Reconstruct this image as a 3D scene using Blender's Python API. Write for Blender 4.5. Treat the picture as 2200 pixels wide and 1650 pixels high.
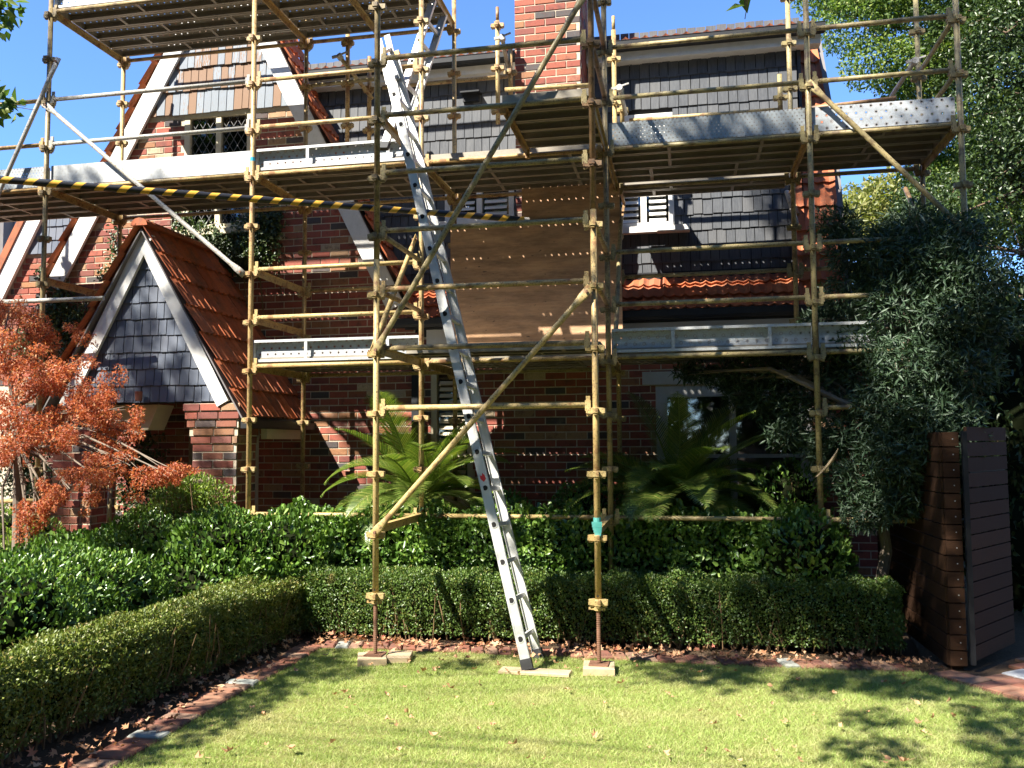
import bpy, math, random
import numpy as np
from mathutils import Matrix, Vector

random.seed(7)
rng = np.random.default_rng(11)
for o in list(bpy.data.objects):
    bpy.data.objects.remove(o)
scene = bpy.context.scene
COL = scene.collection

# ------------------------------------------------------------------ camera, sky, sun, exposure
EYE = 1.77
F_PX, PITCH, YAW, ROLL = 1873.2, 0.0664, 0.1941, 0.0068
cam_d = bpy.data.cameras.new('camera')
cam = bpy.data.objects.new('camera', cam_d)
COL.objects.link(cam)
scene.camera = cam
cam_d.sensor_width = 36.0
cam_d.sensor_fit = 'HORIZONTAL'
cam_d.lens = 36.0 * F_PX / 2200.0
cam_d.clip_start = 0.05
cam_d.clip_end = 2000.0
cam.matrix_world = (Matrix.Translation((0, 0, EYE)) @ Matrix.Rotation(YAW, 4, 'Z')
                    @ Matrix.Rotation(math.pi / 2 + PITCH, 4, 'X') @ Matrix.Rotation(-ROLL, 4, 'Z'))

SUN_VEC = Vector((-0.8, -1.0, 1.4)).normalized()      # towards the sun
sun_el = math.asin(SUN_VEC.z)
world = bpy.data.worlds.new('World')
scene.world = world
world.use_nodes = True
wnt = world.node_tree
bg = wnt.nodes['Background']
sky = wnt.nodes.new('ShaderNodeTexSky')
sky.sky_type = 'NISHITA'
sky.sun_disc = False
sky.sun_elevation = sun_el
sky.sun_rotation = math.atan2(SUN_VEC.x, SUN_VEC.y)
sky.altitude = 2000.0
sky.air_density = 1.0
sky.dust_density = 0.0
sky.ozone_density = 10.0
wnt.links.new(sky.outputs['Color'], bg.inputs['Color'])
bg.inputs['Strength'].default_value = 0.112
sun_d = bpy.data.lights.new('sun', 'SUN')
sun_d.energy = 5.0
sun_d.angle = math.radians(0.53)
sun_d.color = (1.0, 0.94, 0.84)
sun = bpy.data.objects.new('sun', sun_d)
COL.objects.link(sun)
sun.rotation_euler = SUN_VEC.to_track_quat('Z', 'Y').to_euler()
sun.location = (-12, -12, 20)
scene.view_settings.view_transform = 'Standard'
scene.view_settings.look = 'None'
scene.view_settings.gamma = 1.0
scene.view_settings.use_curve_mapping = False
scene.view_settings.exposure = 1.75
scene.render.engine = 'CYCLES'
scene.cycles.transparent_max_bounces = 12
scene.cycles.max_bounces = 6

# ------------------------------------------------------------------ pixel -> direction helpers
def ray(x, y):
    u = (x - 1100) / F_PX; v = (825 - y) / F_PX
    cr, sr = math.cos(-ROLL), math.sin(-ROLL)
    u, v = cr * u - sr * v, sr * u + cr * v
    cp, sp = math.cos(PITCH), math.sin(PITCH)
    d = cp - v * sp; Z = sp + v * cp
    c, s = math.cos(YAW), math.sin(YAW)
    return Vector((c * u - s * d, s * u + c * d, Z))
def PY(x, y, Y):
    r = ray(x, y); return Vector((0, 0, EYE)) + r * (Y / r.y)
def PZ(x, y, z):
    r = ray(x, y); return Vector((0, 0, EYE)) + r * ((z - EYE) / r.z)

# ------------------------------------------------------------------ node helpers / materials
class MatB:
    def __init__(self, name, rough=0.6, metallic=0.0, spec=0.5):
        self.m = bpy.data.materials.new(name); self.m.use_nodes = True
        self.nt = self.m.node_tree
        self.b = self.nt.nodes['Principled BSDF']
        self.b.inputs['Roughness'].default_value = rough
        self.b.inputs['Metallic'].default_value = metallic
        self.b.inputs['Specular IOR Level'].default_value = spec
        self.out = self.nt.nodes['Material Output']
        self._co = {}
    def n(self, t, **kw):
        nd = self.nt.nodes.new(t)
        for k, v in kw.items(): setattr(nd, k, v)
        return nd
    def l(self, a, b): self.nt.links.new(a, b)
    def co(self, kind='Object'):
        if kind not in self._co: self._co[kind] = self.n('ShaderNodeTexCoord').outputs[kind]
        return self._co[kind]
    def noise(self, scale, detail=4, rough=0.6, co=None, stretch=None):
        t = self.n('ShaderNodeTexNoise'); t.inputs['Scale'].default_value = scale
        t.inputs['Detail'].default_value = detail; t.inputs['Roughness'].default_value = rough
        c = co if co is not None else self.co()
        if stretch:
            mp = self.n('ShaderNodeMapping'); mp.inputs['Scale'].default_value = stretch
            self.l(c, mp.inputs['Vector']); c = mp.outputs[0]
        self.l(c, t.inputs['Vector']); return t.outputs['Fac']
    def ramp(self, fac, stops, interp='LINEAR'):
        r = self.n('ShaderNodeValToRGB'); r.color_ramp.interpolation = interp
        els = r.color_ramp.elements
        while len(els) > len(stops): els.remove(els[-1])
        while len(els) < len(stops): els.new(0.5)
        for e, (p, c) in zip(els, stops):
            e.position = p; e.color = (c[0], c[1], c[2], 1) if isinstance(c, (tuple, list)) else (c, c, c, 1)
        self.l(fac, r.inputs['Fac']); return r.outputs['Color']
    def mix(self, fac, a, b, mode='MIX'):
        x = self.n('ShaderNodeMix', data_type='RGBA', blend_type=mode)
        for s, v in ((x.inputs['Factor'], fac), (x.inputs['A'], a), (x.inputs['B'], b)):
            if isinstance(v, (int, float)): s.default_value = v
            elif isinstance(v, (tuple, list)): s.default_value = (v[0], v[1], v[2], 1)
            else: self.l(v, s)
        return x.outputs['Result']
    def math(self, op, a, b=None, c=None):
        x = self.n('ShaderNodeMath', operation=op)
        for i, v in enumerate((a, b, c)):
            if v is None: continue
            if isinstance(v, (int, float)): x.inputs[i].default_value = v
            else: self.l(v, x.inputs[i])
        return x.outputs[0]
    def rnd(self):
        """random per object plus per mesh island, 0..1"""
        a = self.n('ShaderNodeObjectInfo').outputs['Random']
        b = self.n('ShaderNodeNewGeometry').outputs['Random Per Island']
        return self.math('FRACT', self.math('ADD', a, self.math('MULTIPLY', b, 7.31)))
    def color(self, c): 
        if isinstance(c, (tuple, list)): self.b.inputs['Base Color'].default_value = (c[0], c[1], c[2], 1)
        else: self.l(c, self.b.inputs['Base Color'])
    def bump(self, h, strength=0.3, dist=0.01):
        bp = self.n('ShaderNodeBump'); bp.inputs['Strength'].default_value = strength; bp.inputs['Distance'].default_value = dist
        self.l(h, bp.inputs['Height']); self.l(bp.outputs[0], self.b.inputs['Normal'])
    def rough(self, v): self.l(v, self.b.inputs['Roughness'])

M = {}
def paint_steel(name, base, alt, rust, rust_amt):
    m = MatB(name, 0.5, 0, 0.4)
    r = m.n('ShaderNodeObjectInfo').outputs['Random']
    ocol = m.mix(r, base, alt)
    big = m.noise(7, 5, 0.7)
    c = m.mix(m.ramp(big, [(0.60 - rust_amt, 0.0), (0.68 - rust_amt * 0.6, 1.0)]), ocol, rust)
    fine = m.noise(55, 3, 0.7)
    c = m.mix(m.ramp(fine, [(0.56, 0.0), (0.63, 0.9)]), c, (0.075, 0.048, 0.027))
    c = m.mix(m.ramp(m.noise(18, 2), [(0.3, 0.0), (0.7, 0.35)]), c, (0.30, 0.24, 0.13))
    m.color(c); m.bump(big, 0.25, 0.004); M[name] = m.m
paint_steel('paint_cream', (0.50, 0.375, 0.155), (0.45, 0.31, 0.115), (0.25, 0.125, 0.05), 0.065)
paint_steel('paint_orange', (0.49, 0.305, 0.115), (0.46, 0.35, 0.16), (0.23, 0.10, 0.042), 0.095)
paint_steel('paint_olive', (0.31, 0.265, 0.12), (0.37, 0.29, 0.13), (0.14, 0.09, 0.045), 0.095)
paint_steel('paint_rust', (0.20, 0.10, 0.05), (0.30, 0.17, 0.08), (0.10, 0.05, 0.03), 0.08)
paint_steel('galv_tube', (0.36, 0.36, 0.35), (0.42, 0.41, 0.38), (0.22, 0.19, 0.15), 0.0)

def steel_sheet(name, base, dark, holes):
    m = MatB(name, 0.5, 0.25, 0.5)
    a = m.noise(5, 5, 0.65, stretch=(0.4, 3, 1)); b = m.noise(40, 3)
    c = m.mix(m.ramp(a, [(0.35, 0.0), (0.7, 1.0)]), base, dark)
    c = m.mix(m.ramp(b, [(0.5, 0.0), (0.75, 0.5)]), c, (0.23, 0.19, 0.13))
    m.color(c)
    if holes:
        px, py, rad = holes
        sep = m.n('ShaderNodeSeparateXYZ'); m.l(m.co(), sep.inputs[0])
        row = m.math('FLOOR', m.math('DIVIDE', sep.outputs[1], py))
        odd = m.math('MULTIPLY', m.math('ABSOLUTE', m.math('MODULO', row, 2.0)), 0.5)
        fx = m.math('SUBTRACT', m.math('FRACT', m.math('ADD', m.math('DIVIDE', sep.outputs[0], px), odd)), 0.5)
        fy = m.math('SUBTRACT', m.math('FRACT', m.math('DIVIDE', sep.outputs[1], py)), 0.5)
        d = m.math('SQRT', m.math('ADD', m.math('POWER', m.math('MULTIPLY', fx, px), 2.0), m.math('POWER', m.math('MULTIPLY', fy, py), 2.0)))
        hole = m.math('LESS_THAN', d, rad)
        rim = m.math('LESS_THAN', d, rad * 2.0)
        m.color(m.mix(m.math('MULTIPLY', rim, 0.35 if 'toe' in name else 0.0), c, (0.20, 0.11, 0.05)))
        tr = m.n('ShaderNodeBsdfTransparent'); mx = m.n('ShaderNodeMixShader')
        m.l(hole, mx.inputs[0]); m.l(m.b.outputs[0], mx.inputs[1]); m.l(tr.outputs[0], mx.inputs[2])
        m.l(mx.outputs[0], m.out.inputs['Surface'])
    M[name] = m.m
steel_sheet('plank_steel', (0.33, 0.30, 0.245), (0.22, 0.185, 0.135), None)
steel_sheet('plank_deck', (0.30, 0.275, 0.225), (0.20, 0.17, 0.125), (0.078, 0.112, 0.0072))
steel_sheet('toe_steel', (0.52, 0.54, 0.54), (0.42, 0.43, 0.42), None)
steel_sheet('toe_deck', (0.50, 0.53, 0.55), (0.38, 0.41, 0.43), (0.085, 0.06, 0.0085))
steel_sheet('toe_dense', (0.36, 0.40, 0.42), (0.28, 0.31, 0.32), (0.04, 0.03, 0.0042))

m = MatB('aluminium', 0.38, 0.35)
m.color(m.mix(m.ramp(m.noise(3, 4, 0.7, stretch=(1, 1, 0.15)), [(0.45, 0.0), (0.75, 0.6)]), (0.60, 0.60, 0.575), (0.46, 0.46, 0.44)))
m.rough(m.ramp(m.noise(30, 3), [(0.3, 0.3), (0.7, 0.5)])); M['aluminium'] = m.m
m = MatB('black_rubber', 0.75); m.color((0.03, 0.03, 0.032)); M['rubber'] = m.m
m = MatB('hole_dark', 0.9); m.color((0.012, 0.011, 0.01)); M['dark'] = m.m
m = MatB('orange_plastic', 0.4); m.color((0.75, 0.38, 0.05)); M['orange_plastic'] = m.m
m = MatB('red_sticker', 0.4); m.color((0.6, 0.03, 0.03)); M['red'] = m.m

# bricks
m = MatB('brick', 0.85, 0, 0.25)
r = m.rnd()
base = m.ramp(r, [(0.0, (0.311, 0.090, 0.065)), (0.25, (0.423, 0.121, 0.081)), (0.45, (0.361, 0.134, 0.081)), (0.60, (0.249, 0.084, 0.069)),
                  (0.72, (0.068, 0.084, 0.087)), (0.80, (0.373, 0.190, 0.093)), (0.91, (0.449, 0.293, 0.166)), (0.955, (0.612, 0.507, 0.336)), (0.975, (0.336, 0.102, 0.069))], 'CONSTANT')
n1 = m.noise(9, 4, 0.7, co=m.n('ShaderNodeNewGeometry').outputs['Position'])
pos = m.n('ShaderNodeNewGeometry').outputs['Position']
n2 = m.noise(60, 4, 0.7, co=pos)
c = m.mix(m.ramp(n1, [(0.52, 0.0), (0.72, 0.75)]), base, (0.07, 0.045, 0.045))
c = m.mix(m.ramp(n2, [(0.3, 0.0), (0.8, 0.5)]), c, (0.17, 0.06, 0.04))
c = m.mix(m.ramp(m.noise(1.1, 5, 0.65, co=pos), [(0.42, 0.0), (0.68, 0.45)]), c, (0.13, 0.075, 0.06))
c = m.mix(m.ramp(m.noise(2.3, 6, 0.75, co=pos), [(0.60, 0.0), (0.74, 0.35)]), c, (0.46, 0.36, 0.29))
m.color(c); m.bump(n2, 0.35, 0.006); M['brick'] = m.m
m = MatB('mortar', 0.95, 0, 0.1)
m.color(m.ramp(m.noise(30, 5, 0.7), [(0.3, (0.44, 0.37, 0.27)), (0.7, (0.62, 0.54, 0.42))])); m.bump(m.noise(120, 3), 0.4, 0.004); M['mortar'] = m.m
m = MatB('paver_brick', 0.9, 0, 0.25)
r = m.rnd()
base = m.ramp(r, [(0.0, (0.216, 0.085, 0.054)), (0.3, (0.259, 0.128, 0.081)), (0.55, (0.180, 0.076, 0.054)), (0.75, (0.238, 0.145, 0.099)), (0.93, (0.302, 0.315, 0.279))], 'CONSTANT')
n1 = m.noise(14, 4, 0.7, co=m.n('ShaderNodeNewGeometry').outputs['Position'])
m.color(m.mix(m.ramp(n1, [(0.45, 0.0), (0.75, 0.7)]), base, (0.115, 0.093, 0.063))); m.bump(n1, 0.4, 0.006); M['paver'] = m.m
m = MatB('grey_paver', 0.85); m.color(m.ramp(m.noise(20, 4), [(0.3, (0.24, 0.25, 0.27)), (0.7, (0.36, 0.37, 0.38))])); M['grey_paver'] = m.m

# shingles
def shingle_mat(name, stops, peel=None):
    m = MatB(name, 0.65, 0, 0.35)
    base = m.ramp(m.rnd(), stops)
    pos = m.n('ShaderNodeNewGeometry').outputs['Position']
    n1 = m.noise(6, 5, 0.7, co=pos); n2 = m.noise(26, 4, 0.7, co=pos, stretch=(3, 1, 0.35))
    c = m.mix(m.ramp(n2, [(0.4, 0.0), (0.75, 0.4)]), base, (0.16, 0.165, 0.17))
    if peel:
        k = m.math('ADD', m.math('MULTIPLY', m.rnd(), 0.5), m.math('MULTIPLY', n2, 0.6))
        c = m.mix(m.ramp(k, [(0.50, 0.0), (0.54, 1.0)]), c, peel)
        c = m.mix(m.ramp(m.noise(70, 3, 0.6, co=pos, stretch=(4, 1, 0.4)), [(0.55, 0.0), (0.75, 0.6)]), c, (0.12, 0.07, 0.04))
    m.color(c); m.bump(n2, 0.3, 0.004); M[name] = m.m
shingle_mat('shingle_dark', [(0.0, (0.051, 0.056, 0.065)), (0.5, (0.067, 0.073, 0.083)), (1.0, (0.089, 0.091, 0.095))])
shingle_mat('shingle_slate', [(0.0, (0.085, 0.105, 0.145)), (0.5, (0.105, 0.125, 0.165)), (1.0, (0.125, 0.14, 0.175))])
shingle_mat('shingle_peeling', [(0.0, (0.17, 0.20, 0.235)), (0.5, (0.22, 0.255, 0.29)), (1.0, (0.30, 0.325, 0.35))], (0.19, 0.105, 0.055))
m = MatB('backing_dark', 0.9); m.color((0.018, 0.018, 0.02)); M['backing'] = m.m

# terracotta tiles
m = MatB('terracotta', 0.75, 0, 0.35)
pos = m.n('ShaderNodeNewGeometry').outputs['Position']
base = m.ramp(m.rnd(), [(0.0, (0.40, 0.105, 0.042)), (0.35, (0.50, 0.14, 0.052)), (0.65, (0.44, 0.13, 0.055)), (0.85, (0.33, 0.10, 0.05)), (1.0, (0.50, 0.18, 0.075))])
n1 = m.noise(5, 5, 0.72, co=pos); n2 = m.noise(45, 4, co=pos)
c = m.mix(m.ramp(n1, [(0.48, 0.0), (0.68, 0.8)]), base, (0.14, 0.075, 0.045))
c = m.mix(m.ramp(n2, [(0.55, 0.0), (0.75, 0.6)]), c, (0.12, 0.085, 0.06))
m.color(c); m.bump(n2, 0.3, 0.004); M['tile'] = m.m

def flat(name, col, rough, dirt=(0.3, 0.27, 0.22), amt=0.35, scale=6, spec=0.4, metallic=0.0):
    m = MatB(name, rough, metallic, spec)
    a = m.noise(scale, 5, 0.7); b = m.noise(scale * 9, 3)
    c = m.mix(m.ramp(a, [(0.45, 0.0), (0.8, amt)]), col, dirt)
    c = m.mix(m.ramp(b, [(0.6, 0.0), (0.8, amt * 0.7)]), c, dirt)
    m.color(c); m.bump(b, 0.12, 0.003); M[name] = m.m
flat('white_paint', (0.72, 0.71, 0.67), 0.5)
flat('cream_paint', (0.62, 0.55, 0.38), 0.55)
flat('grey_white', (0.50, 0.50, 0.48), 0.55)
flat('gutter', (0.022, 0.024, 0.027), 0.55, (0.05, 0.048, 0.045), 0.4, 6, 0.25)
flat('lead', (0.12, 0.12, 0.12), 0.5)
flat('bark_grey', (0.20, 0.16, 0.12), 0.9, (0.07, 0.055, 0.045), 0.7, 9)
flat('bark_brown', (0.13, 0.085, 0.055), 0.9, (0.05, 0.035, 0.025), 0.7, 9)
flat('twig', (0.22, 0.14, 0.07), 0.9, (0.10, 0.07, 0.04), 0.6, 12)
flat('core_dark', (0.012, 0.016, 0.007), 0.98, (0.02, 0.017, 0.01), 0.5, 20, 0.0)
flat('sole_timber', (0.46, 0.35, 0.22), 0.8, (0.25, 0.18, 0.10), 0.5, 14)
flat('neighbour_wall', (0.52, 0.53, 0.58), 0.8, (0.4, 0.4, 0.42), 0.3, 2)
flat('dark_roofing', (0.16, 0.15, 0.15), 0.8)
flat('rust_rod', (0.20, 0.10, 0.06), 0.7, (0.10, 0.05, 0.03), 0.6, 30)
flat('teal_tape', (0.06, 0.30, 0.27), 0.45, (0.25, 0.45, 0.42), 0.5, 30)
flat('blue_tape', (0.03, 0.35, 0.52), 0.4)
flat('terracotta_pot', (0.28, 0.10, 0.06), 0.6)

m = MatB('fence_timber', 0.85, 0, 0.15)
pos = m.n('ShaderNodeNewGeometry').outputs['Position']
base = m.ramp(m.rnd(), [(0.0, (0.043, 0.020, 0.010)), (0.5, (0.057, 0.027, 0.014)), (1.0, (0.071, 0.034, 0.017))])
g = m.noise(14, 5, 0.7, co=pos, stretch=(1, 1, 9))
m.color(m.mix(m.ramp(g, [(0.4, 0.0), (0.7, 0.6)]), base, (0.036, 0.022, 0.014))); m.bump(g, 0.3, 0.004); M['fence'] = m.m
m = MatB('plywood', 0.75, 0, 0.3)
g = m.noise(3.0, 6, 0.72, stretch=(0.5, 1, 2.2)); g2 = m.noise(16, 5, 0.7, stretch=(0.18, 1, 2.5))
c = m.ramp(g2, [(0.3, (0.484, 0.276, 0.148)), (0.7, (0.645, 0.408, 0.234))])
c = m.mix(m.ramp(g, [(0.40, 0.0), (0.66, 0.85)]), c, (0.206, 0.133, 0.086))
c = m.mix(m.ramp(m.noise(26, 3, 0.5, stretch=(0.6, 1, 1.3)), [(0.68, 0.0), (0.74, 0.85)]), c, (0.088, 0.066, 0.048))
m.color(c); m.bump(g2, 0.15, 0.003); M['plywood'] = m.m
m = MatB('glass', 0.04, 0.0, 0.8); m.color((0.012, 0.014, 0.016))
tr = m.n('ShaderNodeBsdfTransparent'); gl = m.n('ShaderNodeBsdfGlossy'); gl.inputs['Roughness'].default_value = 0.03
mx = m.n('ShaderNodeMixShader'); fz_ = m.n('ShaderNodeFresnel'); fz_.inputs['IOR'].default_value = 1.9
m.l(fz_.outputs[0], mx.inputs[0]); m.l(tr.outputs[0], mx.inputs[1]); m.l(gl.outputs[0], mx.inputs[2]); m.l(mx.outputs[0], m.out.inputs['Surface']); M['glass'] = m.m
m = MatB('room_dark', 0.9); m.color((0.05, 0.045, 0.04)); M['room'] = m.m
m = MatB('hazard_tape', 0.35, 0, 0.5)
sep = m.n('ShaderNodeSeparateXYZ'); m.l(m.co(), sep.inputs[0])
ph = m.math('FRACT', m.math('DIVIDE', m.math('SUBTRACT', sep.outputs[0], m.math('MULTIPLY', sep.outputs[2], 0.9)), 0.168))
st = m.math('GREATER_THAN', ph, 0.60)
torn = m.math('GREATER_THAN', m.noise(3.1, 1, stretch=(1, 0.1, 0.1)), 0.72)
wr = m.noise(45, 3)
yel = m.mix(m.ramp(wr, [(0.5, 0.0), (0.8, 0.4)]), (0.58, 0.33, 0.04), (0.36, 0.20, 0.03))
m.color(m.mix(m.math('MULTIPLY', st, m.math('SUBTRACT', 1.0, torn)), (0.013, 0.013, 0.016), yel)); m.bump(wr, 0.35, 0.004); M['hazard'] = m.m

# soil, lawn
m = MatB('soil', 0.95, 0, 0.15)
n1 = m.noise(6, 6, 0.75); n2 = m.noise(60, 4, 0.7)
m.color(m.mix(m.ramp(n2, [(0.4, 0.0), (0.8, 1.0)]), m.ramp(n1, [(0.3, (0.045, 0.030, 0.020)), (0.7, (0.085, 0.058, 0.036))]), (0.13, 0.085, 0.05)))
m.bump(n2, 0.8, 0.03); M['soil'] = m.m
m = MatB('lawn_soil', 0.95, 0, 0.15)
n1 = m.noise(2.2, 5, 0.7); n2 = m.noise(70, 4, 0.7)
m.color(m.mix(m.ramp(n2, [(0.4, 0.0), (0.7, 0.8)]), m.ramp(n1, [(0.3, (0.17, 0.21, 0.045)), (0.7, (0.26, 0.26, 0.08))]), (0.20, 0.15, 0.075)))
m.bump(n2, 0.8, 0.02); M['lawn_soil'] = m.m

def leaf_mat(name, stops, trans=0.35, rough=0.45, spec=0.5, tint=None, dead=None):
    m = MatB(name, rough, 0, spec)
    r = m.n('ShaderNodeNewGeometry').outputs['Random Per Island']
    pos = m.n('ShaderNodeNewGeometry').outputs['Position']
    c = m.ramp(r, stops)
    big = m.noise(1.7, 3, 0.6, co=pos)
    c = m.mix(m.ramp(big, [(0.35, 0.0), (0.7, 0.45)]), c, stops[0][1])
    if dead:
        dc, ds_, lo, hi, amt = dead
        c = m.mix(m.ramp(m.noise(ds_, 5, 0.7, co=pos), [(lo, 0.0), (hi, amt)]), c, dc)
    m.color(c)
    if trans > 0:
        t = m.n('ShaderNodeBsdfTranslucent')
        m.l(m.mix(1.0, c, tint or (1.0, 1.15, 0.5), 'MULTIPLY'), t.inputs['Color'])
        mx = m.n('ShaderNodeMixShader'); mx.inputs[0].default_value = trans
        m.l(m.b.outputs[0], mx.inputs[1]); m.l(t.outputs[0], mx.inputs[2])
        m.l(mx.outputs[0], m.out.inputs['Surface'])
    M[name] = m.m
leaf_mat('grass', [(0.0, (0.29, 0.39, 0.095)), (0.5, (0.41, 0.51, 0.15)), (0.85, (0.53, 0.585, 0.24)), (1.0, (0.62, 0.53, 0.33))], 0.42, 0.6, 0.25, (1.05, 1.08, 0.65), dead=((0.60, 0.52, 0.30), 1.6, 0.50, 0.70, 0.75))
leaf_mat('box_leaf', [(0.0, (0.055, 0.105, 0.022)), (0.5, (0.102, 0.172, 0.034)), (0.9, (0.172, 0.247, 0.055)), (1.0, (0.296, 0.284, 0.074))], 0.25, 0.4, dead=((0.22, 0.15, 0.06), 4.5, 0.60, 0.70, 0.75))
leaf_mat('box_leaf_yellow', [(0.0, (0.086, 0.122, 0.026)), (0.5, (0.173, 0.222, 0.043)), (0.85, (0.273, 0.309, 0.071)), (1.0, (0.374, 0.273, 0.101))], 0.3, 0.45, dead=((0.22, 0.15, 0.06), 4.5, 0.60, 0.70, 0.75))
leaf_mat('broad_leaf', [(0.0, (0.055, 0.117, 0.023)), (0.5, (0.109, 0.207, 0.036)), (0.9, (0.197, 0.322, 0.058)), (1.0, (0.334, 0.429, 0.091))], 0.25, 0.32, 0.6)
leaf_mat('azalea_leaf', [(0.0, (0.138, 0.213, 0.037)), (0.6, (0.250, 0.362, 0.062)), (1.0, (0.413, 0.463, 0.112))], 0.35, 0.4)
leaf_mat('ivy_leaf', [(0.0, (0.03, 0.055, 0.018)), (0.6, (0.06, 0.10, 0.03)), (1.0, (0.16, 0.19, 0.06))], 0.2, 0.4)
leaf_mat('maple_leaf', [(0.0, (0.34, 0.085, 0.045)), (0.4, (0.50, 0.15, 0.065)), (0.8, (0.60, 0.235, 0.10)), (1.0, (0.62, 0.38, 0.15))], 0.45, 0.5, 0.35, (1.1, 0.85, 0.55))
leaf_mat('olive_leaf', [(0.0, (0.025, 0.052, 0.026)), (0.5, (0.046, 0.082, 0.041)), (0.85, (0.086, 0.133, 0.072)), (1.0, (0.204, 0.265, 0.194))], 0.2, 0.5, 0.35)
leaf_mat('tree_leaf', [(0.0, (0.065, 0.120, 0.028)), (0.5, (0.141, 0.220, 0.045)), (0.9, (0.283, 0.360, 0.078)), (1.0, (0.479, 0.500, 0.157))], 0.4, 0.5, 0.35)
leaf_mat('tree_leaf_dark', [(0.0, (0.024, 0.046, 0.016)), (0.5, (0.047, 0.081, 0.024)), (0.9, (0.081, 0.128, 0.038)), (1.0, (0.149, 0.203, 0.068))], 0.25, 0.4, 0.5)
leaf_mat('tree_leaf_pale', [(0.0, (0.14, 0.16, 0.03)), (0.5, (0.24, 0.25, 0.06)), (1.0, (0.36, 0.33, 0.13))], 0.4, 0.5)
leaf_mat('cycad_leaf', [(0.0, (0.09, 0.15, 0.025)), (0.5, (0.16, 0.23, 0.04)), (1.0, (0.30, 0.32, 0.08))], 0.35, 0.35, 0.6)
leaf_mat('dry_leaf', [(0.0, (0.30, 0.13, 0.06)), (0.4, (0.50, 0.26, 0.13)), (0.8, (0.62, 0.42, 0.25)), (1.0, (0.45, 0.10, 0.08))], 0.2, 0.7, 0.3, (1, 0.9, 0.6))

# ------------------------------------------------------------------ object helpers
WM = {}
def link(o, parent=None, world_m=None):
    COL.objects.link(o)
    wm = world_m if world_m is not None else Matrix.Identity(4)
    if parent is not None:
        o.parent = parent
        o.matrix_parent_inverse = WM[parent.name].inverted()
    o.matrix_basis = wm
    WM[o.name] = wm.copy()
    return o
def root(name, loc, label, cat, group=None):
    o = bpy.data.objects.new(name, None); o.empty_display_size = 0.2
    link(o, None, Matrix.Translation(loc)); tag(o, label, cat, group); return o
def tag(o, label=None, cat=None, group=None, kind=None):
    if label: o['label'] = label
    if cat: o['category'] = cat
    if group: o['group'] = group
    if kind: o['kind'] = kind
    return o
def inst(name, me, parent, wm):
    return link(bpy.data.objects.new(name, me), parent, wm)
def frame(origin, xd, zd=(0, 0, 1)):
    x = Vector(xd).normalized(); z = Vector(zd)
    y = z.cross(x)
    if y.length < 1e-4: y = Vector((0, 1, 0)).cross(x)
    y.normalize(); z = x.cross(y)
    R = Matrix((x, y, z)).transposed().to_4x4()
    return Matrix.Translation(origin) @ R

class MB:
    def __init__(self): self.v = []; self.f = []; self.mi = []; self.cur = 0
    def add(self, vs, fs):
        n = len(self.v); self.v += [tuple(p) for p in vs]
        self.f += [tuple(n + i for i in f) for f in fs]; self.mi += [self.cur] * len(fs)
    def box(self, x0, x1, y0, y1, z0, z1, T=None):
        vs = [Vector(p) for p in ((x0, y0, z0), (x1, y0, z0), (x1, y1, z0), (x0, y1, z0), (x0, y0, z1), (x1, y0, z1), (x1, y1, z1), (x0, y1, z1))]
        if T is not None: vs = [T @ p for p in vs]
        self.add(vs, [(0, 3, 2, 1), (4, 5, 6, 7), (0, 1, 5, 4), (1, 2, 6, 5), (2, 3, 7, 6), (3, 0, 4, 7)])
        return self
    def tube(self, pts, rad, seg=8, cap=True):
        pts = [Vector(p) for p in pts]
        if not isinstance(rad, (list, tuple)): rad = [rad] * len(pts)
        vs = []; up = None
        for i, p in enumerate(pts):
            d = (pts[min(i + 1, len(pts) - 1)] - pts[max(i - 1, 0)]).normalized()
            if up is None: up = Vector((0, 0, 1)) if abs(d.z) < 0.9 else Vector((1, 0, 0))
            a = d.cross(up).normalized(); b = a.cross(d).normalized(); up = b
            for k in range(seg):
                t = 2 * math.pi * k / seg
                vs.append(p + (a * math.cos(t) + b * math.sin(t)) * rad[i])
        fs = []
        for i in range(len(pts) - 1):
            for k in range(seg):
                k2 = (k + 1) % seg
                fs.append((i * seg + k, i * seg + k2, (i + 1) * seg + k2, (i + 1) * seg + k))
        if cap:
            fs.append(tuple(range(seg - 1, -1, -1))); fs.append(tuple((len(pts) - 1) * seg + k for k in range(seg)))
        self.add(vs, fs); return self
    def bar(self, a, b, w, h, up=(0, 0, 1)):
        """rectangular bar from a to b: w sideways, h along up"""
        a = Vector(a); b = Vector(b); L = (b - a).length
        T = frame(a, b - a, up); self.box(0, L, -w / 2, w / 2, -h / 2, h / 2, T); return self
    def prism(self, poly, off):
        off = Vector(off); n = len(poly); P = [Vector(p) for p in poly]
        self.add(P + [p + off for p in P], [tuple(range(n - 1, -1, -1)), tuple(range(n, 2 * n))] + [(i, (i + 1) % n, n + (i + 1) % n, n + i) for i in range(n)])
        return self
    def mesh(self, name, mats, smooth=False):
        me = bpy.data.meshes.new(name); me.from_pydata(self.v, [], self.f); me.update()
        for mm in (mats if isinstance(mats, (list, tuple)) else [mats]): me.materials.append(M[mm])
        if any(self.mi): me.polygons.foreach_set('material_index', self.mi)
        if smooth: me.polygons.foreach_set('use_smooth', [True] * len(me.polygons))
        return me
    def build(self, name, mats, parent=None, smooth=False, wm=None):
        return inst(name, self.mesh(name, mats, smooth), parent, wm if wm is not None else Matrix.Identity(4))

def smooth_by_angle(me):
    me.polygons.foreach_set('use_smooth', [True] * len(me.polygons))

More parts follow.
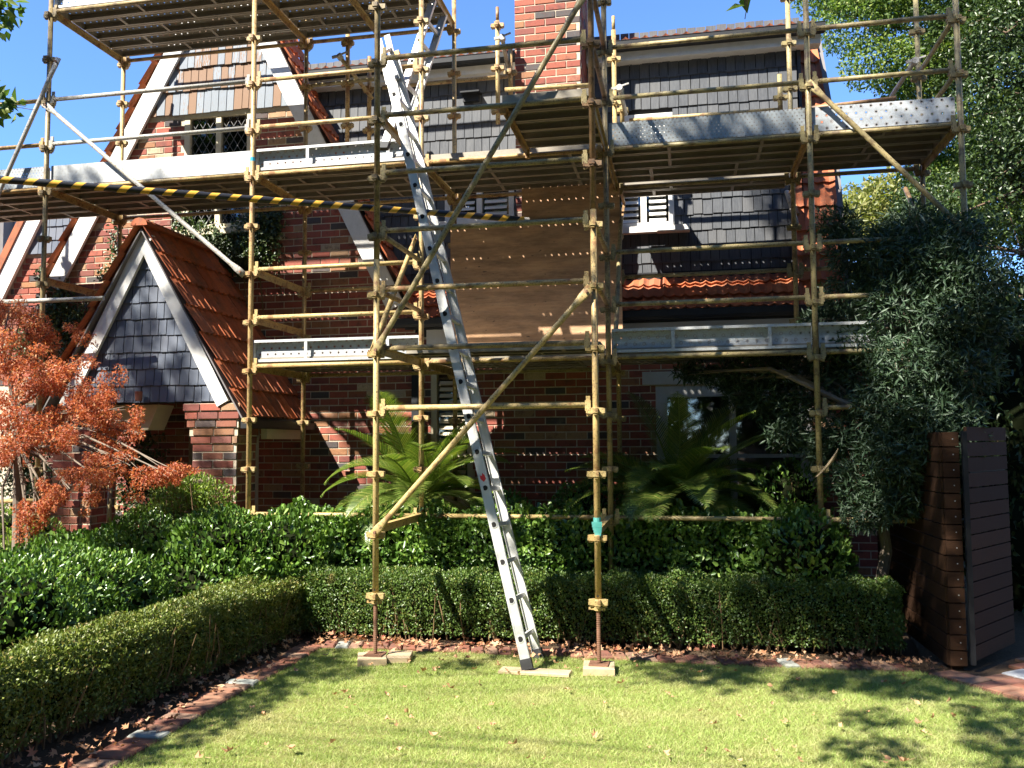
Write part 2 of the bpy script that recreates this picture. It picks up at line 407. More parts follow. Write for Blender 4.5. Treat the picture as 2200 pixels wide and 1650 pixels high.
def np_mesh(name, V, Fq, mats, parent=None, kind=None):
    """V (n,3), Fq (m,k) -> mesh object"""
    me = bpy.data.meshes.new(name)
    nf, k = Fq.shape
    me.vertices.add(len(V)); me.vertices.foreach_set('co', np.ascontiguousarray(V, dtype=np.float32).ravel())
    me.loops.add(nf * k); me.loops.foreach_set('vertex_index', np.ascontiguousarray(Fq, dtype=np.int32).ravel())
    me.polygons.add(nf); me.polygons.foreach_set('loop_start', np.arange(0, nf * k, k, dtype=np.int32))
    me.update(calc_edges=True)
    for mm in (mats if isinstance(mats, (list, tuple)) else [mats]): me.materials.append(M[mm])
    o = inst(name, me, parent, Matrix.Identity(4))
    if kind: o['kind'] = kind
    return o
def unit(a): return a / np.maximum(np.linalg.norm(a, axis=1, keepdims=True), 1e-9)
def leaves(name, P, A, N, L, W, mat, parent=None, kind=None, shape='diamond', fold=0.25, droop=0.15):
    """P base points, A length direction, N face normal, L length, W width"""
    P = np.asarray(P, float); n = len(P)
    A = unit(A); B = unit(np.cross(N, A)); Nn = np.cross(A, B)
    L = np.broadcast_to(L, n)[:, None]; W = np.broadcast_to(W, n)[:, None]
    if shape == 'diamond':
        prof = [(0, 0, 0), (0.45, 0.5, fold), (1, 0, -droop), (0.45, -0.5, fold)]
        faces = [(0, 1, 2, 3)]
        faces = [(0, 1, 2), (0, 2, 3)]
    elif shape == 'oval':
        prof = [(0, 0, 0), (0.42, 0.30, fold * 0.7), (0.80, 0.47, fold * 0.7), (1, 0, -droop), (0.80, -0.47, fold * 0.7), (0.42, -0.30, fold * 0.7)]
        faces = [(0, 1, 2), (0, 2, 3), (0, 3, 4), (0, 4, 5)]
    elif shape == 'maple':
        prof = [(0, 0, 0), (0.30, 0.55, fold), (0.42, 0.16, 0.0), (0.75, 0.42, -droop), (0.62, 0.10, 0), (1.0, 0, -droop), (0.62, -0.10, 0), (0.75, -0.42, -droop), (0.42, -0.16, 0), (0.30, -0.55, fold)]
        faces = [(0, 1, 2), (0, 2, 8), (0, 8, 9), (2, 3, 4), (2, 4, 6), (2, 6, 8), (4, 5, 6), (6, 7, 8)]
    elif shape == 'blade':
        prof = [(0, 0.5, 0), (0, -0.5, 0), (1, 0, 0)]
        faces = [(0, 1, 2)]
    k = len(prof)
    V = np.empty((n, k, 3))
    for i, (a, b, c) in enumerate(prof):
        V[:, i] = P + A * L * a + B * W * b + Nn * W * c
    Fq = (np.arange(n) * k)[:, None, None] + np.array(faces)[None]
    return np_mesh(name, V.reshape(-1, 3), Fq.reshape(-1, 3), mat, parent, kind)
def rdir(n): return unit(rng.normal(size=(n, 3)))
def blob(n, c, r, hollow=0.35):
    """n points in an ellipsoid, denser towards its skin"""
    d = rdir(n); t = (hollow ** 3 + (1 - hollow ** 3) * rng.random(n)) ** (1 / 3)
    return np.asarray(c) + d * t[:, None] * np.asarray(r), d
def waves(x, s=1.0, seed=0.0):
    return (np.sin(x[:, 0] * 5.1 * s + seed) + np.sin(x[:, 1] * 4.3 * s + 1.7 + seed) + np.sin(x[:, 2] * 6.2 * s + 0.6 + seed) + np.sin((x[:, 0] + x[:, 2]) * 9.7 * s + seed)) / 4

# ------------------------------------------------------------------ ground
LX = -3.10
ob = MB(); ob.add([(-150, -120, -0.02), (150, -120, -0.02), (150, 250, -0.02), (-150, 250, -0.02)], [(0, 1, 2, 3)])
tag(ob.build('garden_soil', 'soil'), kind='structure')
ob = MB(); ob.add([(LX, -8, -0.008), (2.35, -8, -0.008), (2.35, 6.35, -0.008), (1.75, 7.22, -0.008), (LX, 7.30, -0.008)], [(0, 1, 2, 3, 4)])
tag(ob.build('lawn', 'lawn_soil'), kind='structure')
# grass
n = 260000
gy = 3.9 + 3.45 * rng.random(n) ** 0.85
gx = LX - 0.05 + (5.6) * rng.random(n)
lim = np.where(gy > 6.35, 2.35 - (gy - 6.35) * 0.69, 2.40)
k = (gx < lim) & (gy < 7.28 + 0.05 * np.sin(gx * 9) - 0.03 * (gx > -0.4))
bare = np.sin(gx * 2.3 + 1) + np.sin(gy * 3.1 + gx) + 0.8 * np.sin(gx * 7.7 - gy * 5.2)
k &= rng.random(n) > 0.25 * (bare > 1.2)
gx, gy, bare = gx[k], gy[k], bare[k]; n = len(gx)
P = np.stack([gx, gy, np.full(n, -0.01)], 1)
A = np.stack([rng.normal(0, 0.75, n), rng.normal(0, 0.75, n), np.full(n, 0.8)], 1)
Nn = rdir(n); Nn[:, 2] *= 0.3
g = leaves('lawn_grass', P, A, Nn, 0.018 + 0.030 * rng.random(n) ** 1.5 + 0.022 * (rng.random(n) < 0.04) - 0.007 * (bare > 0.9), 0.0030 + 0.0018 * rng.random(n), 'grass', None, 'stuff', 'blade')
tag(g, 'short bright green mown grass of the front lawn', 'grass')

# brick edging between lawn and beds
BL, BH, BW = 0.228, 0.074, 0.10
def brick_mesh(name, l, w, h, mat, ch=0.006):
    b = MB()
    x, y, z = l / 2, w / 2, h / 2
    vs = [(-x, y, -z), (x, y, -z), (x, y, z), (-x, y, z), (-x, -y + ch, -z), (x, -y + ch, -z), (x, -y + ch, z), (-x, -y + ch, z),
          (-x + ch, -y, -z + ch), (x - ch, -y, -z + ch), (x - ch, -y, z - ch), (-x + ch, -y, z - ch)]
    b.add(vs, [(0, 4, 5, 1), (1, 5, 6, 2), (2, 6, 7, 3), (3, 7, 4, 0), (4, 8, 9, 5), (5, 9, 10, 6), (6, 10, 11, 7), (7, 11, 8, 4), (8, 11, 10, 9)])
    return b.mesh(name, mat)
edg = bpy.data.objects.new('brick_edging', None); link(edg, None, Matrix.Translation((-3.2, 5.5, 0))); edg['kind'] = 'structure'
pm = brick_mesh('brick', 0.225, 0.07, 0.108, 'paver', 0.01)     # front face (-y) becomes the top
def lay_paver(x, y, ang, z=0.0, me=pm, parent=edg, name='brick'):
    T = Matrix.Translation((x, y, z + random.uniform(-0.006, 0.008))) @ Matrix.Rotation(ang + random.uniform(-0.05, 0.05), 4, 'Z') @ Matrix.Rotation(random.uniform(-0.03, 0.03), 4, 'Y') @ Matrix.Rotation(-math.pi / 2, 4, 'X')
    inst(name, me, parent, T)
y = 3.5
while y < 7.30:
    lay_paver(-3.24 + 0.012 * math.sin(y * 3), y, 0.03, -0.02); y += 0.117
x = -3.1
while x < 1.7:
    lay_paver(x, 7.36 - 0.03 * math.sin(x * 1.3 + 1), math.pi / 2 + 0.25, -0.022); x += 0.121
# paving by the gate
pav = bpy.data.objects.new('driveway_paving', None); link(pav, None, Matrix.Translation((2.8, 6.9, 0))); pav['kind'] = 'structure'
gm = brick_mesh('paver', 0.42, 0.06, 0.42, 'grey_paver', 0.01)
bed = MB(); bed.add([(2.36, 5.0, -0.012), (6, 5.0, -0.012), (6, 12, -0.012), (2.1, 9.5, -0.012), (1.80, 7.26, -0.012), (2.36, 6.40, -0.012)], [(0, 1, 2, 3, 4, 5)])
bed.build('bedding_sand', 'soil', pav)
bm2 = brick_mesh('paving_brick', 0.232, 0.06, 0.112, 'paver', 0.006)
gm = brick_mesh('paver', 0.232, 0.06, 0.232, 'grey_paver', 0.006)
PA = 0.62
for i in range(-3, 9):
    for j in range(-16, 12):
        grey = i % 3 == 1
        if grey and j % 2: continue
        u_, v_ = i * 0.24, j * 0.12 + (0.06 if grey else 0)
        x = 2.60 + u_ * math.cos(PA) - v_ * math.sin(PA); y = 6.7 + u_ * math.sin(PA) + v_ * math.cos(PA)
        if y < 5.4 or y > 8.6 or x > 3.9: continue
        edge_x = 2.45 if y < 6.35 else 2.45 - (y - 6.35) * 0.69 if y < 7.25 else 2.10 + (y - 7.25) * 0.9
        if x < edge_x + 0.05: continue
        lay_paver(x, y, PA, -0.024, gm if grey else bm2, pav, 'paver' if grey else 'brick')

# ------------------------------------------------------------------ house
YB, YS, YC, YE = 9.90, 10.35, 9.60, 10.07
house = root('brick_house', (-1.5, 9.9, 0), 'red brick house with steep tiled gables and dark shingled dormer walls behind the scaffold', 'house')
BR = []      # bricks: (prio, part, x0, x1, z0, z1, plane, side)
COURSE = 0.086
def lay_bricks(part, z0, z1, plane, spans, prio, side='front', phase=0.0):
    i = 0; z = z0
    while z + 0.07 < z1:
        zm = z + COURSE / 2
        for (a, b) in spans(zm):
            x = math.floor((a - phase) / 0.24) * 0.24 + phase - (0.12 if i % 2 else 0)
            while x < b:
                xa, xb = max(x, a), min(x + 0.24, b)
                if xb - xa > 0.05:
                    pr = prio(0.5 * (xa + xb), zm) if callable(prio) else prio
                    BR.append((pr + random.random() * 0.01, part, xa + 0.006, xb - 0.006, z + 0.0065, z + COURSE - 0.0065, plane, side))
                x += 0.24
        z += COURSE; i += 1
def cut(iv, holes, z):
    out = list(iv)
    for (x0, x1, z0, z1) in holes:
        if z0 < z < z1:
            nx = []
            for a, b in out:
                if x1 <= a or x0 >= b: nx.append((a, b)); continue
                if x0 > a: nx.append((a, x0))
                if x1 < b: nx.append((x1, b))
            out = nx
    return out
def xr(z): return -4.895 + (6.715 - z) / 2.012
def xl(z): return -6.479 - (6.705 - z) / 1.788
AP = (-5.64, 8.21)

# main brick wall (ground floor and gable)
W1 = (-6.19, -5.25, 4.46, 6.02); W2 = (-2.92, -2.42, 1.10, 2.68); DR = (-0.30, 1.36, 0.55, 2.38); PD = (-6.05, -5.12, 0.0, 2.15)
wall = MB()
def spans_main(z):
    iv = [(-8.5, 2.5)] if z < 3.02 else [(max(xl(z) + 0.02, -8.5), xr(z) - 0.02)]
    return cut(iv, [W1, W2, DR, PD], z)
def bands(mb, fn, z0, z1, y0, y1, extra=()):
    zs = sorted(set([z0, z1] + [e for e in extra if z0 < e < z1] + [z0 + k * 0.2 for k in range(1, int((z1 - z0) / 0.2))]))
    for a, b in zip(zs[:-1], zs[1:]):
        for p, q_ in fn(0.5 * (a + b)): mb.box(p, q_, y0, y1, a, b)
bands(wall, spans_main, 0.0, 7.6, YB + 0.006, YB + 0.25, (W1[2], W1[3], W2[2], W2[3], DR[2], DR[3], PD[3], 3.02))
gwall = wall.build('gable_wall', 'mortar', house)
def pr_main(x, z):
    if 4.6 < z < 6 and x < -5.2: return 2
    if z > 3.0 and -7.5 < x < -3: return 3 + abs(x + 5) * 0.05
    return 6
lay_bricks(gwall, 0.16, 5.98, YB, spans_main, pr_main)
# left annex behind the gable
b0, b1 = PY(75, 485, 10.6), PY(0, 640, 10.6)
annex = MB()
sl = (b0.z - b1.z) / (b0.x - b1.x)
def xa_(z): return b0.x + (z - b0.z) / sl
annex.prism([(xa_(0.2), 10.612, 0), (-7.2, 10.612, 0), (-7.2, 10.612, 5.6), (xa_(5.6), 10.612, 5.6)], (0, 0.2, 0))
anx = annex.build('annex_wall', 'mortar', house)
lay_bricks(anx, 2.6, PY(60, 548, 10.6).z, 10.6, lambda z: [(xa_(z) + 0.12, -7.3)], 4)
brd = MB(); brd.prism([(xa_(5.6) - 0.12, 10.52, 5.6), (xa_(5.6) + 0.12, 10.52, 5.6), (xa_(2.9) + 0.12, 10.52, 2.9), (xa_(2.9) - 0.12, 10.52, 2.9)], (0, 0.05, 0)); brd.build('barge_board', 'white_paint', house)
brd = MB(); brd.prism([(xa_(5.6) - 0.24, 10.50, 5.6), (xa_(5.6) - 0.125, 10.50, 5.6), (xa_(2.9) - 0.125, 10.50, 2.9), (xa_(2.9) - 0.24, 10.50, 2.9)], (0, 0.6, 0)); brd.build('verge_tiles', 'tile', house)

# chimney
cx0, cx1 = PY(1105, 100, YC).x, PY(1247, 100, YC).x
ch = MB(); ch.box(cx0 + 0.006, cx1 - 0.006, YC + 0.006, 10.9, 2.6, 8.6)
chim = ch.build('chimney', 'mortar', house)
lay_bricks(chim, 2.66, 8.5, YC, lambda z: [(cx0, cx1)], lambda x, z: 0 if 4.4 < z < 7.3 else 9, phase=cx0)
lay_bricks(chim, 2.66, 8.5, cx1, lambda z: [(YC + 0.13 if int((z - 2.66) / COURSE) % 2 else YC + 0.02, 10.4)], lambda x, z: 4 if 4.4 < z < 7.3 else 9, side='right', phase=YC)

# porch piers
def pier(px0, px1, Y, depth, z1, corbel, pr):
    a, b = PY(px0, 1000, Y).x, PY(px1, 1000, Y).x
    m_ = MB(); m_.box(a + 0.006, b - 0.006, Y + 0.006, Y + depth, 0, z1 - 0.004)
    o = m_.build('porch_pier', 'mortar', house)
    z = 0.1; top = z1 - corbel * COURSE
    lay_bricks(o, z1 - corbel * COURSE - math.floor((top - 0.1) / COURSE) * COURSE, top, Y, lambda zz: [(a, b)], pr, phase=a)
    lay_bricks(o, z1 - corbel * COURSE - math.floor((top - 0.1) / COURSE) * COURSE, top, b, lambda zz: [(Y + 0.02, Y + depth)], pr + 0.5, side='right', phase=Y)
    for i in range(corbel):
        e = 0.015 * (i + 1); zz = top + i * COURSE
        c_ = MB(); c_.box(a - e + 0.01, b + e - 0.01, Y - e + 0.01, Y + depth, zz, zz + COURSE - 0.0005 * i); c_.build('corbel_bed', 'mortar', o)
        lay_bricks(o, zz, zz + COURSE + 0.01, Y - e, lambda q, e=e: [(a - e, b + e)], pr, phase=a - e + 0.05 * i)
        lay_bricks(o, zz, zz + COURSE + 0.01, b + e, lambda q, e=e: [(Y - e + 0.02, Y + depth)], pr + 0.5, side='right', phase=Y)
    return o
YP = 8.40
pier(412, 508, YP + 0.06, 0.42, 2.20, 5, 1)
pier(112, 196, YP + 0.06, 0.42, 2.20, 0, 1.2)

# dormer shingle walls
SH = []     # (prio, x0, x1, z0(bottom), plane, height, mat, part)
def lay_shingles(part, z0, z1, plane, spans, w, expo, mat, prio, jit=0.006):
    z = z0; i = 0
    while z < z1:
        for a, b in spans(z + expo / 2):
            x = a - w * random.random()
            while x < b:
                ww = w * random.uniform(0.86, 1.14)
                xa, xb = max(x, a), min(x + ww, b)
                if xb - xa > 0.03:
                    pr = prio(0.5 * (xa + xb), z) if callable(prio) else prio
                    SH.append((pr + random.random() * 0.01, xa + 0.0042, xb - 0.0042, z + random.uniform(-jit, jit), plane, expo * 1.12, mat, part))
                x += ww
        z += expo; i += 1
WC = (PY(957, 425, YS).x, PY(1105, 425, YS).x, PY(1000, 478, YS).z, 5.35)
WR = (PY(1318, 430, YS).x, PY(1448, 430, YS).x, PY(1400, 490, YS).z, PY(1400, 246, YS).z)
dw = MB(); bands(dw, lambda z: cut([(-4.9, PY(1722, 200, YS).x - 0.006)], [WC, WR], z), 3.4, 6.62, YS + 0.012, YS + 0.2, (WC[2], WC[3], WR[2], WR[3]))
dwall = dw.build('dormer_wall', 'backing', house)
DX1 = PY(1722, 200, YS).x
EXP = 0.187
lay_shingles(dwall, 3.68, 6.5, YS, lambda z: cut([(xr(z) - 0.2, cx0 - 0.01), (cx1 - 0.1, DX1)], [WC, WR], z), 0.112, EXP, 'shingle_dark',
             lambda x, z: (3.0 + (0 if x > -1 else 0.4)) + (1 if 4.75 < z < 5.35 else 0))
ck = MB(); ck.prism([(DX1, YS - 0.02, 3.5), (DX1, YS - 0.02, 6.6), (DX1, 11.3, 6.6), (DX1, 9.9, 3.5)], (-0.05, 0, 0)); ck.build('dormer_cheek', 'shingle_dark', house)
# gable shingles
gs = MB(); gs.prism([(xl(5.97) + 0.1, YB - 0.002, 5.985), (xr(5.97) - 0.1, YB - 0.002, 5.985), (AP[0], YB - 0.002, AP[1] - 0.2)], (0, 0.1, 0)); gsh = gs.build('gable_cladding', 'backing', house)
lay_shingles(gsh, 5.97, 7.3, YB - 0.014, lambda z: [(xl(z) + 0.1, xr(z) - 0.1)], 0.106, 0.30, 'shingle_peeling', 2, 0.01)
lay_shingles(anx, PY(60, 548, 10.6).z, 5.5, 10.59, lambda z: [(xa_(z) + 0.1, -7.3)], 0.11, 0.19, 'shingle_slate', 2.5)

# gable barge boards and verge
def strip(name, p, q, w_in, w_out, y0, y1, mat, parent=house):
    """board in the XZ plane along p-q (x,z), offset perpendicular"""
    d = Vector((q[0] - p[0], 0, q[1] - p[1])).normalized(); nrm = Vector((-d.z, 0, d.x))
    P0, Q0 = Vector((p[0], y0, p[1])), Vector((q[0], y0, q[1]))
    m_ = MB(); m_.prism([P0 + nrm * w_in, P0 + nrm * w_out, Q0 + nrm * w_out, Q0 + nrm * w_in], (0, y1 - y0, 0))
    return m_.build(name, mat, parent)
strip('barge_board', (xr(8.3), 8.3), (xr(3.42), 3.42), -0.20, 0.02, 9.825, 9.865, 'white_paint')
strip('barge_board', (xl(8.3), 8.3), (xl(3.86), 3.86), 0.20, -0.02, 9.825, 9.865, 'white_paint')
strip('soffit_board', (xr(8.2), 8.2), (xr(3.45), 3.45), -0.02, 0.015, 9.867, 10.4, 'grey_white')
strip('soffit_board', (xl(8.2), 8.2), (xl(3.9), 3.9), 0.02, -0.015, 9.867, 10.4, 'grey_white')

# terracotta tiles
def tile_mesh(w=0.236, l=0.36):
    b = MB(); seg = 8; vs = []
    for v in (0, 1):
        for i in range(seg + 1):
            t = i / seg
            h = 0.012 + 0.020 * (0.5 + 0.5 * math.cos(4 * math.pi * t)) + (0.012 if i in (0, seg) else 0)
            vs.append(((t - 0.5) * w, v * l, h + 0.036 * (1 - v)))
    for i in range(seg + 1):
        t = i / seg; vs.append(((t - 0.5) * w, 0.004, vs[i][2] - 0.024))
    s = seg + 1
    fs = [(i, i + 1, s + i + 1, s + i) for i in range(seg)] + [(2 * s + i, 2 * s + i + 1, i + 1, i) for i in range(seg)]
    b.add(vs, fs); me = b.mesh('tile', 'tile'); return me
TILE = tile_mesh()
def tile_plane(part, o, u, v, nu, nv, expo, skip=None):
    """o bottom corner, u across, v up the slope"""
    u = Vector(u).normalized(); v = Vector(v).normalized(); nrm = u.cross(v)
    R = Matrix((u, v, nrm)).transposed().to_4x4()
    for j in range(nv):
        for i in range(nu):
            if skip and skip(i, j): continue
            p = Vector(o) + u * (0.236 * (i + 0.5)) + v * (expo * j) + nrm * random.uniform(0, 0.006)
            inst('tile', TILE, part, Matrix.Translation(p) @ R @ Matrix.Rotation(random.uniform(-0.02, 0.02), 4, 'Z'))
def roof_sheet(name, pts, off):
    m_ = MB(); m_.prism(pts, off); return m_.build(name, 'dark_roofing', house)
# skirt roof below the dormer
s0, s1 = PY(1500, 668, 9.75), PY(1500, 600, YS)
sx0, sx1 = -3.26, 1.74
sk = roof_sheet('skirt_roof', [(sx0, 9.76, s0.z - 0.02), (sx1, 9.76, s0.z - 0.02), (sx1, YS, s1.z - 0.02), (sx0, YS, s1.z - 0.02)], (0, 0.02, -0.04))
sv = Vector((0, YS - 9.75, s1.z - s0.z))
tile_plane(sk, (sx0, 9.74, s0.z - 0.01), (1, 0, 0), sv, 21, 3, sv.length / 2.7)
fl = MB(); fl.box(cx1, DX1, YS - 0.03, YS + 0.01, s1.z + 0.02, s1.z + 0.10); fl.build('flashing', 'gutter', house)
def gutter(name, x0, x1, y, z, parent=house):
    m_ = MB()
    secs = [(0.11, 0.10), (0.0, 0.10), (-0.006, 0.094), (0.0, 0.088), (0.0, 0.03), (0.02, 0.0), (0.11, 0.0)]
    n_ = len(secs)
    m_.add([(x0, y + a, z + b) for a, b in secs] + [(x1, y + a, z + b) for a, b in secs], [(i, i + 1, n_ + i + 1, n_ + i) for i in range(n_ - 1)] + [tuple(range(n_)), tuple(range(2 * n_ - 1, n_ - 1, -1))])
    return m_.build(name, 'gutter', parent)
gutter('gutter', -3.34, 1.80, 9.64, s0.z - 0.085)
f_ = MB(); f_.box(-3.2, 1.78, 9.765, 9.80, s0.z - 0.10, s0.z - 0.02); f_.build('fascia', 'gutter', house)
f_ = MB(); f_.box(cx1 + 0.1, 2.3, 9.81, 9.88, 2.80, s0.z - 0.105); f_.box(-2.95, cx0, 9.81, 9.88, 2.90, s0.z - 0.105); f_.build('frieze_board', 'grey_white', house)
bm_ = MB(); bm_.box(-3.15, 1.70, 9.93, 10.34, 2.9, s0.z + 0.10); bm_.build('gap_filler', 'gutter', house)  # dark filler box added so no sky shows through below the gutter
# steep roof to the right of the dormer
q = [(9.75, s0.z), (10.5, 5.55), (11.35, 6.95)]
for (ya, za), (yb, zb) in zip(q[:-1], q[1:]):
    rs = roof_sheet('main_roof', [(DX1 - 0.02, ya, za - 0.05), (1.80, ya, za - 0.05), (1.80, yb, zb - 0.05), (DX1 - 0.02, yb, zb - 0.05)], (0, 0.03, -0.05))
    v = Vector((0, yb - ya, zb - za)); k = int(v.length / 0.30)
    tile_plane(rs, (1.72 - 0.236 * 3, ya, za - 0.01), (1, 0, 0), v, 3, k, v.length / k, lambda i, j: i == 0 and za < 4)
# gable roof, right and left slopes
v = Vector((xr(8.1) - xr(3.3), 0, 8.1 - 3.3))
rs = roof_sheet('gable_roof', [(xr(3.3) + 0.03, 9.85, 3.3), (xr(3.3) + 0.03, 10.6, 3.3), (xr(8.1) + 0.03, 10.6, 8.1), (xr(8.1) + 0.03, 9.85, 8.1)], (-0.02, 0, 0))
tile_plane(rs, (xr(3.3) + 0.04, 9.79, 3.3), (0, 1, 0), v, 4, 14, 0.325)
v = Vector((xl(8.1) - xl(3.8), 0, 8.1 - 3.8))
rs = roof_sheet('gable_roof', [(xl(3.8) - 0.03, 9.85, 3.8), (xl(8.1) - 0.03, 9.85, 8.1), (xl(8.1) - 0.03, 10.6, 8.1), (xl(3.8) - 0.03, 10.6, 3.8)], (0.02, 0, 0))
tile_plane(rs, (xl(3.8) - 0.04, 10.26, 3.8), (0, -1, 0), v, 2, 12, 0.325)
# eave above the dormers
ez = PY(1500, 88, YE).z
gutter('gutter', xr(ez) + 0.12, cx0 - 0.03, YE, ez); gutter('gutter', cx1 + 0.03, 1.66, YE, ez)
for a, b in ((xr(ez) - 0.1, cx0 - 0.005), (cx1 + 0.005, 1.62)):
    f_ = MB(); f_.box(a, b, YE + 0.115, YE + 0.14, ez - 0.10, ez + 0.08); f_.box(a, b, YE + 0.14, YS + 0.0, ez - 0.10, ez - 0.08); f_.build('eave_board', 'white_paint', house)
    rs = roof_sheet('dormer_roof', [(a, YE + 0.14, ez + 0.03), (b, YE + 0.14, ez + 0.03), (b, YE + 2.0, ez + 0.50), (a, YE + 2.0, ez + 0.50)], (0, 0, 0.02))
    tile_plane(rs, (a, YE + 0.05, ez + 0.066), (1, 0, 0), (0, 1, 0.27), int((b - a) / 0.236), 1, 0.3)
# porch roof and front
pa, pr_, pl_ = Vector((-5.70, YP, 4.06)), Vector((-4.69, YP, 2.22)), Vector((-6.72, YP, 2.22))
pg = MB(); pg.prism([(pl_.x + 0.1, YP + 0.062, 2.21), (pr_.x - 0.05, YP + 0.062, 2.21), (pa.x, YP + 0.062, pa.z - 0.1)], (0, 0.1, 0)); porch = pg.build('porch_gable', 'backing', house)
def pspan(z): 
    return [(pa.x - (pa.z - z) / 1.81 + 0.07, pa.x + (pa.z - z) / 1.81 - 0.07)]
lay_shingles(porch, 2.22, 3.90, YP + 0.05, pspan, 0.100, 0.181, 'shingle_slate', 0, 0.005)
strip('barge_board', (pa.x, pa.z + 0.02), (pr_.x, pr_.z), -0.125, 0.015, YP - 0.03, YP + 0.01, 'white_paint')
strip('barge_board', (pa.x, pa.z + 0.02), (pl_.x + 0.05, pl_.z), 0.125, -0.015, YP - 0.028, YP + 0.012, 'white_paint')
er, el_ = (-4.47, 2.02), (-6.93, 2.02)
rs = roof_sheet('porch_roof', [(er[0], YP - 0.08, er[1]), (er[0], YB, er[1]), (pa.x, YB, 4.10), (pa.x, YP - 0.08, 4.10)], (0, 0, -0.03))
v = Vector((pa.x - er[0], 0, 4.10 - er[1])); tile_plane(rs, (er[0], YP - 0.12, er[1] + 0.01), (0, 1, 0), v, 7, 7, v.length / 7)
rs2 = roof_sheet('porch_roof', [(el_[0], YP - 0.08, el_[1]), (pa.x, YP - 0.08, 4.10), (pa.x, YB, 4.10), (el_[0], YB, el_[1])], (0, 0, -0.03))
v = Vector((pa.x - el_[0], 0, 4.10 - el_[1])); tile_plane(rs2, (el_[0], YP - 0.12 + 0.472, el_[1] + 0.01), (0, -1, 0), v, 2, 7, v.length / 7)
for i in range(5):
    m_ = MB(); y = YP - 0.12 + i * 0.33
    pts = [Vector((pa.x + 0.10 * math.cos(t), y, 4.12 + 0.085 * math.sin(t))) for t in [math.pi * k / 6 for k in range(7)]]
    m_.prism(pts, (0, 0.345, 0)); m_.build('ridge_tile', 'tile', house)
g_ = MB(); g_.box(er[0] - 0.02, er[0] + 0.10, YP - 0.1, YB, er[1] - 0.09, er[1] - 0.005); g_.build('porch_gutter', 'gutter', house)
g_ = MB(); g_.box(er[0] - 0.10, er[0] - 0.03, YP + 0.5, YB, er[1] - 0.20, er[1] - 0.02); g_.build('eave_board', 'cream_paint', house)
bx = PY(350, 860, YP + 0.3).x
g_ = MB(); g_.prism([(-6.25, YP + 0.22, 2.205), (bx, YP + 0.22, 2.205), (bx - 0.12, YP + 0.22, 1.93), (-6.25, YP + 0.22, 1.93)], (0, 0.30, 0)); g_.build('porch_beam', 'cream_paint', house)
g_ = MB(); pp = PY(550, 1000, 9.35); g_.box(pp.x - 0.028, pp.x + 0.028, 9.30, 9.36, 0.2, 1.80); g_.tube([(pp.x, 9.33, 1.78), (pp.x + 0.01, 9.36, 1.86), (pp.x - 0.05, 9.45, 1.95)], 0.03, 8); g_.build('downpipe', 'grey_white', house)
g_ = MB(); dp = PY(893, 900, YB - 0.08); g_.box(dp.x - 0.045, dp.x + 0.045, YB - 0.10, YB - 0.02, 0.2, 2.95); g_.build('downpipe', 'gutter', house)
g_ = MB(); g_.box(PD[0], PD[1], YB + 0.15, YB + 0.2, 0.1, 2.15); g_.build('front_door', 'bark_brown', house)
g_ = MB(); g_.prism([(-3.30, 9.72, 2.95), (-3.10, 9.72, 2.95), (-3.16, 9.72, 2.80), (-3.24, 9.72, 2.80)], (0, 0.1, 0)); g_.build('gutter_bracket', 'grey_white', house)
v0 = PY(1010, 205, YS - 0.1); g_ = MB(); g_.box(v0.x - 0.12, v0.x + 0.12, YS - 0.14, YS, v0.z + 0.03, v0.z + 0.05); g_.box(v0.x - 0.10, v0.x + 0.10, YS - 0.07, YS, v0.z - 0.06, v0.z + 0.03); g_.build('vent_hood', 'gutter', house)

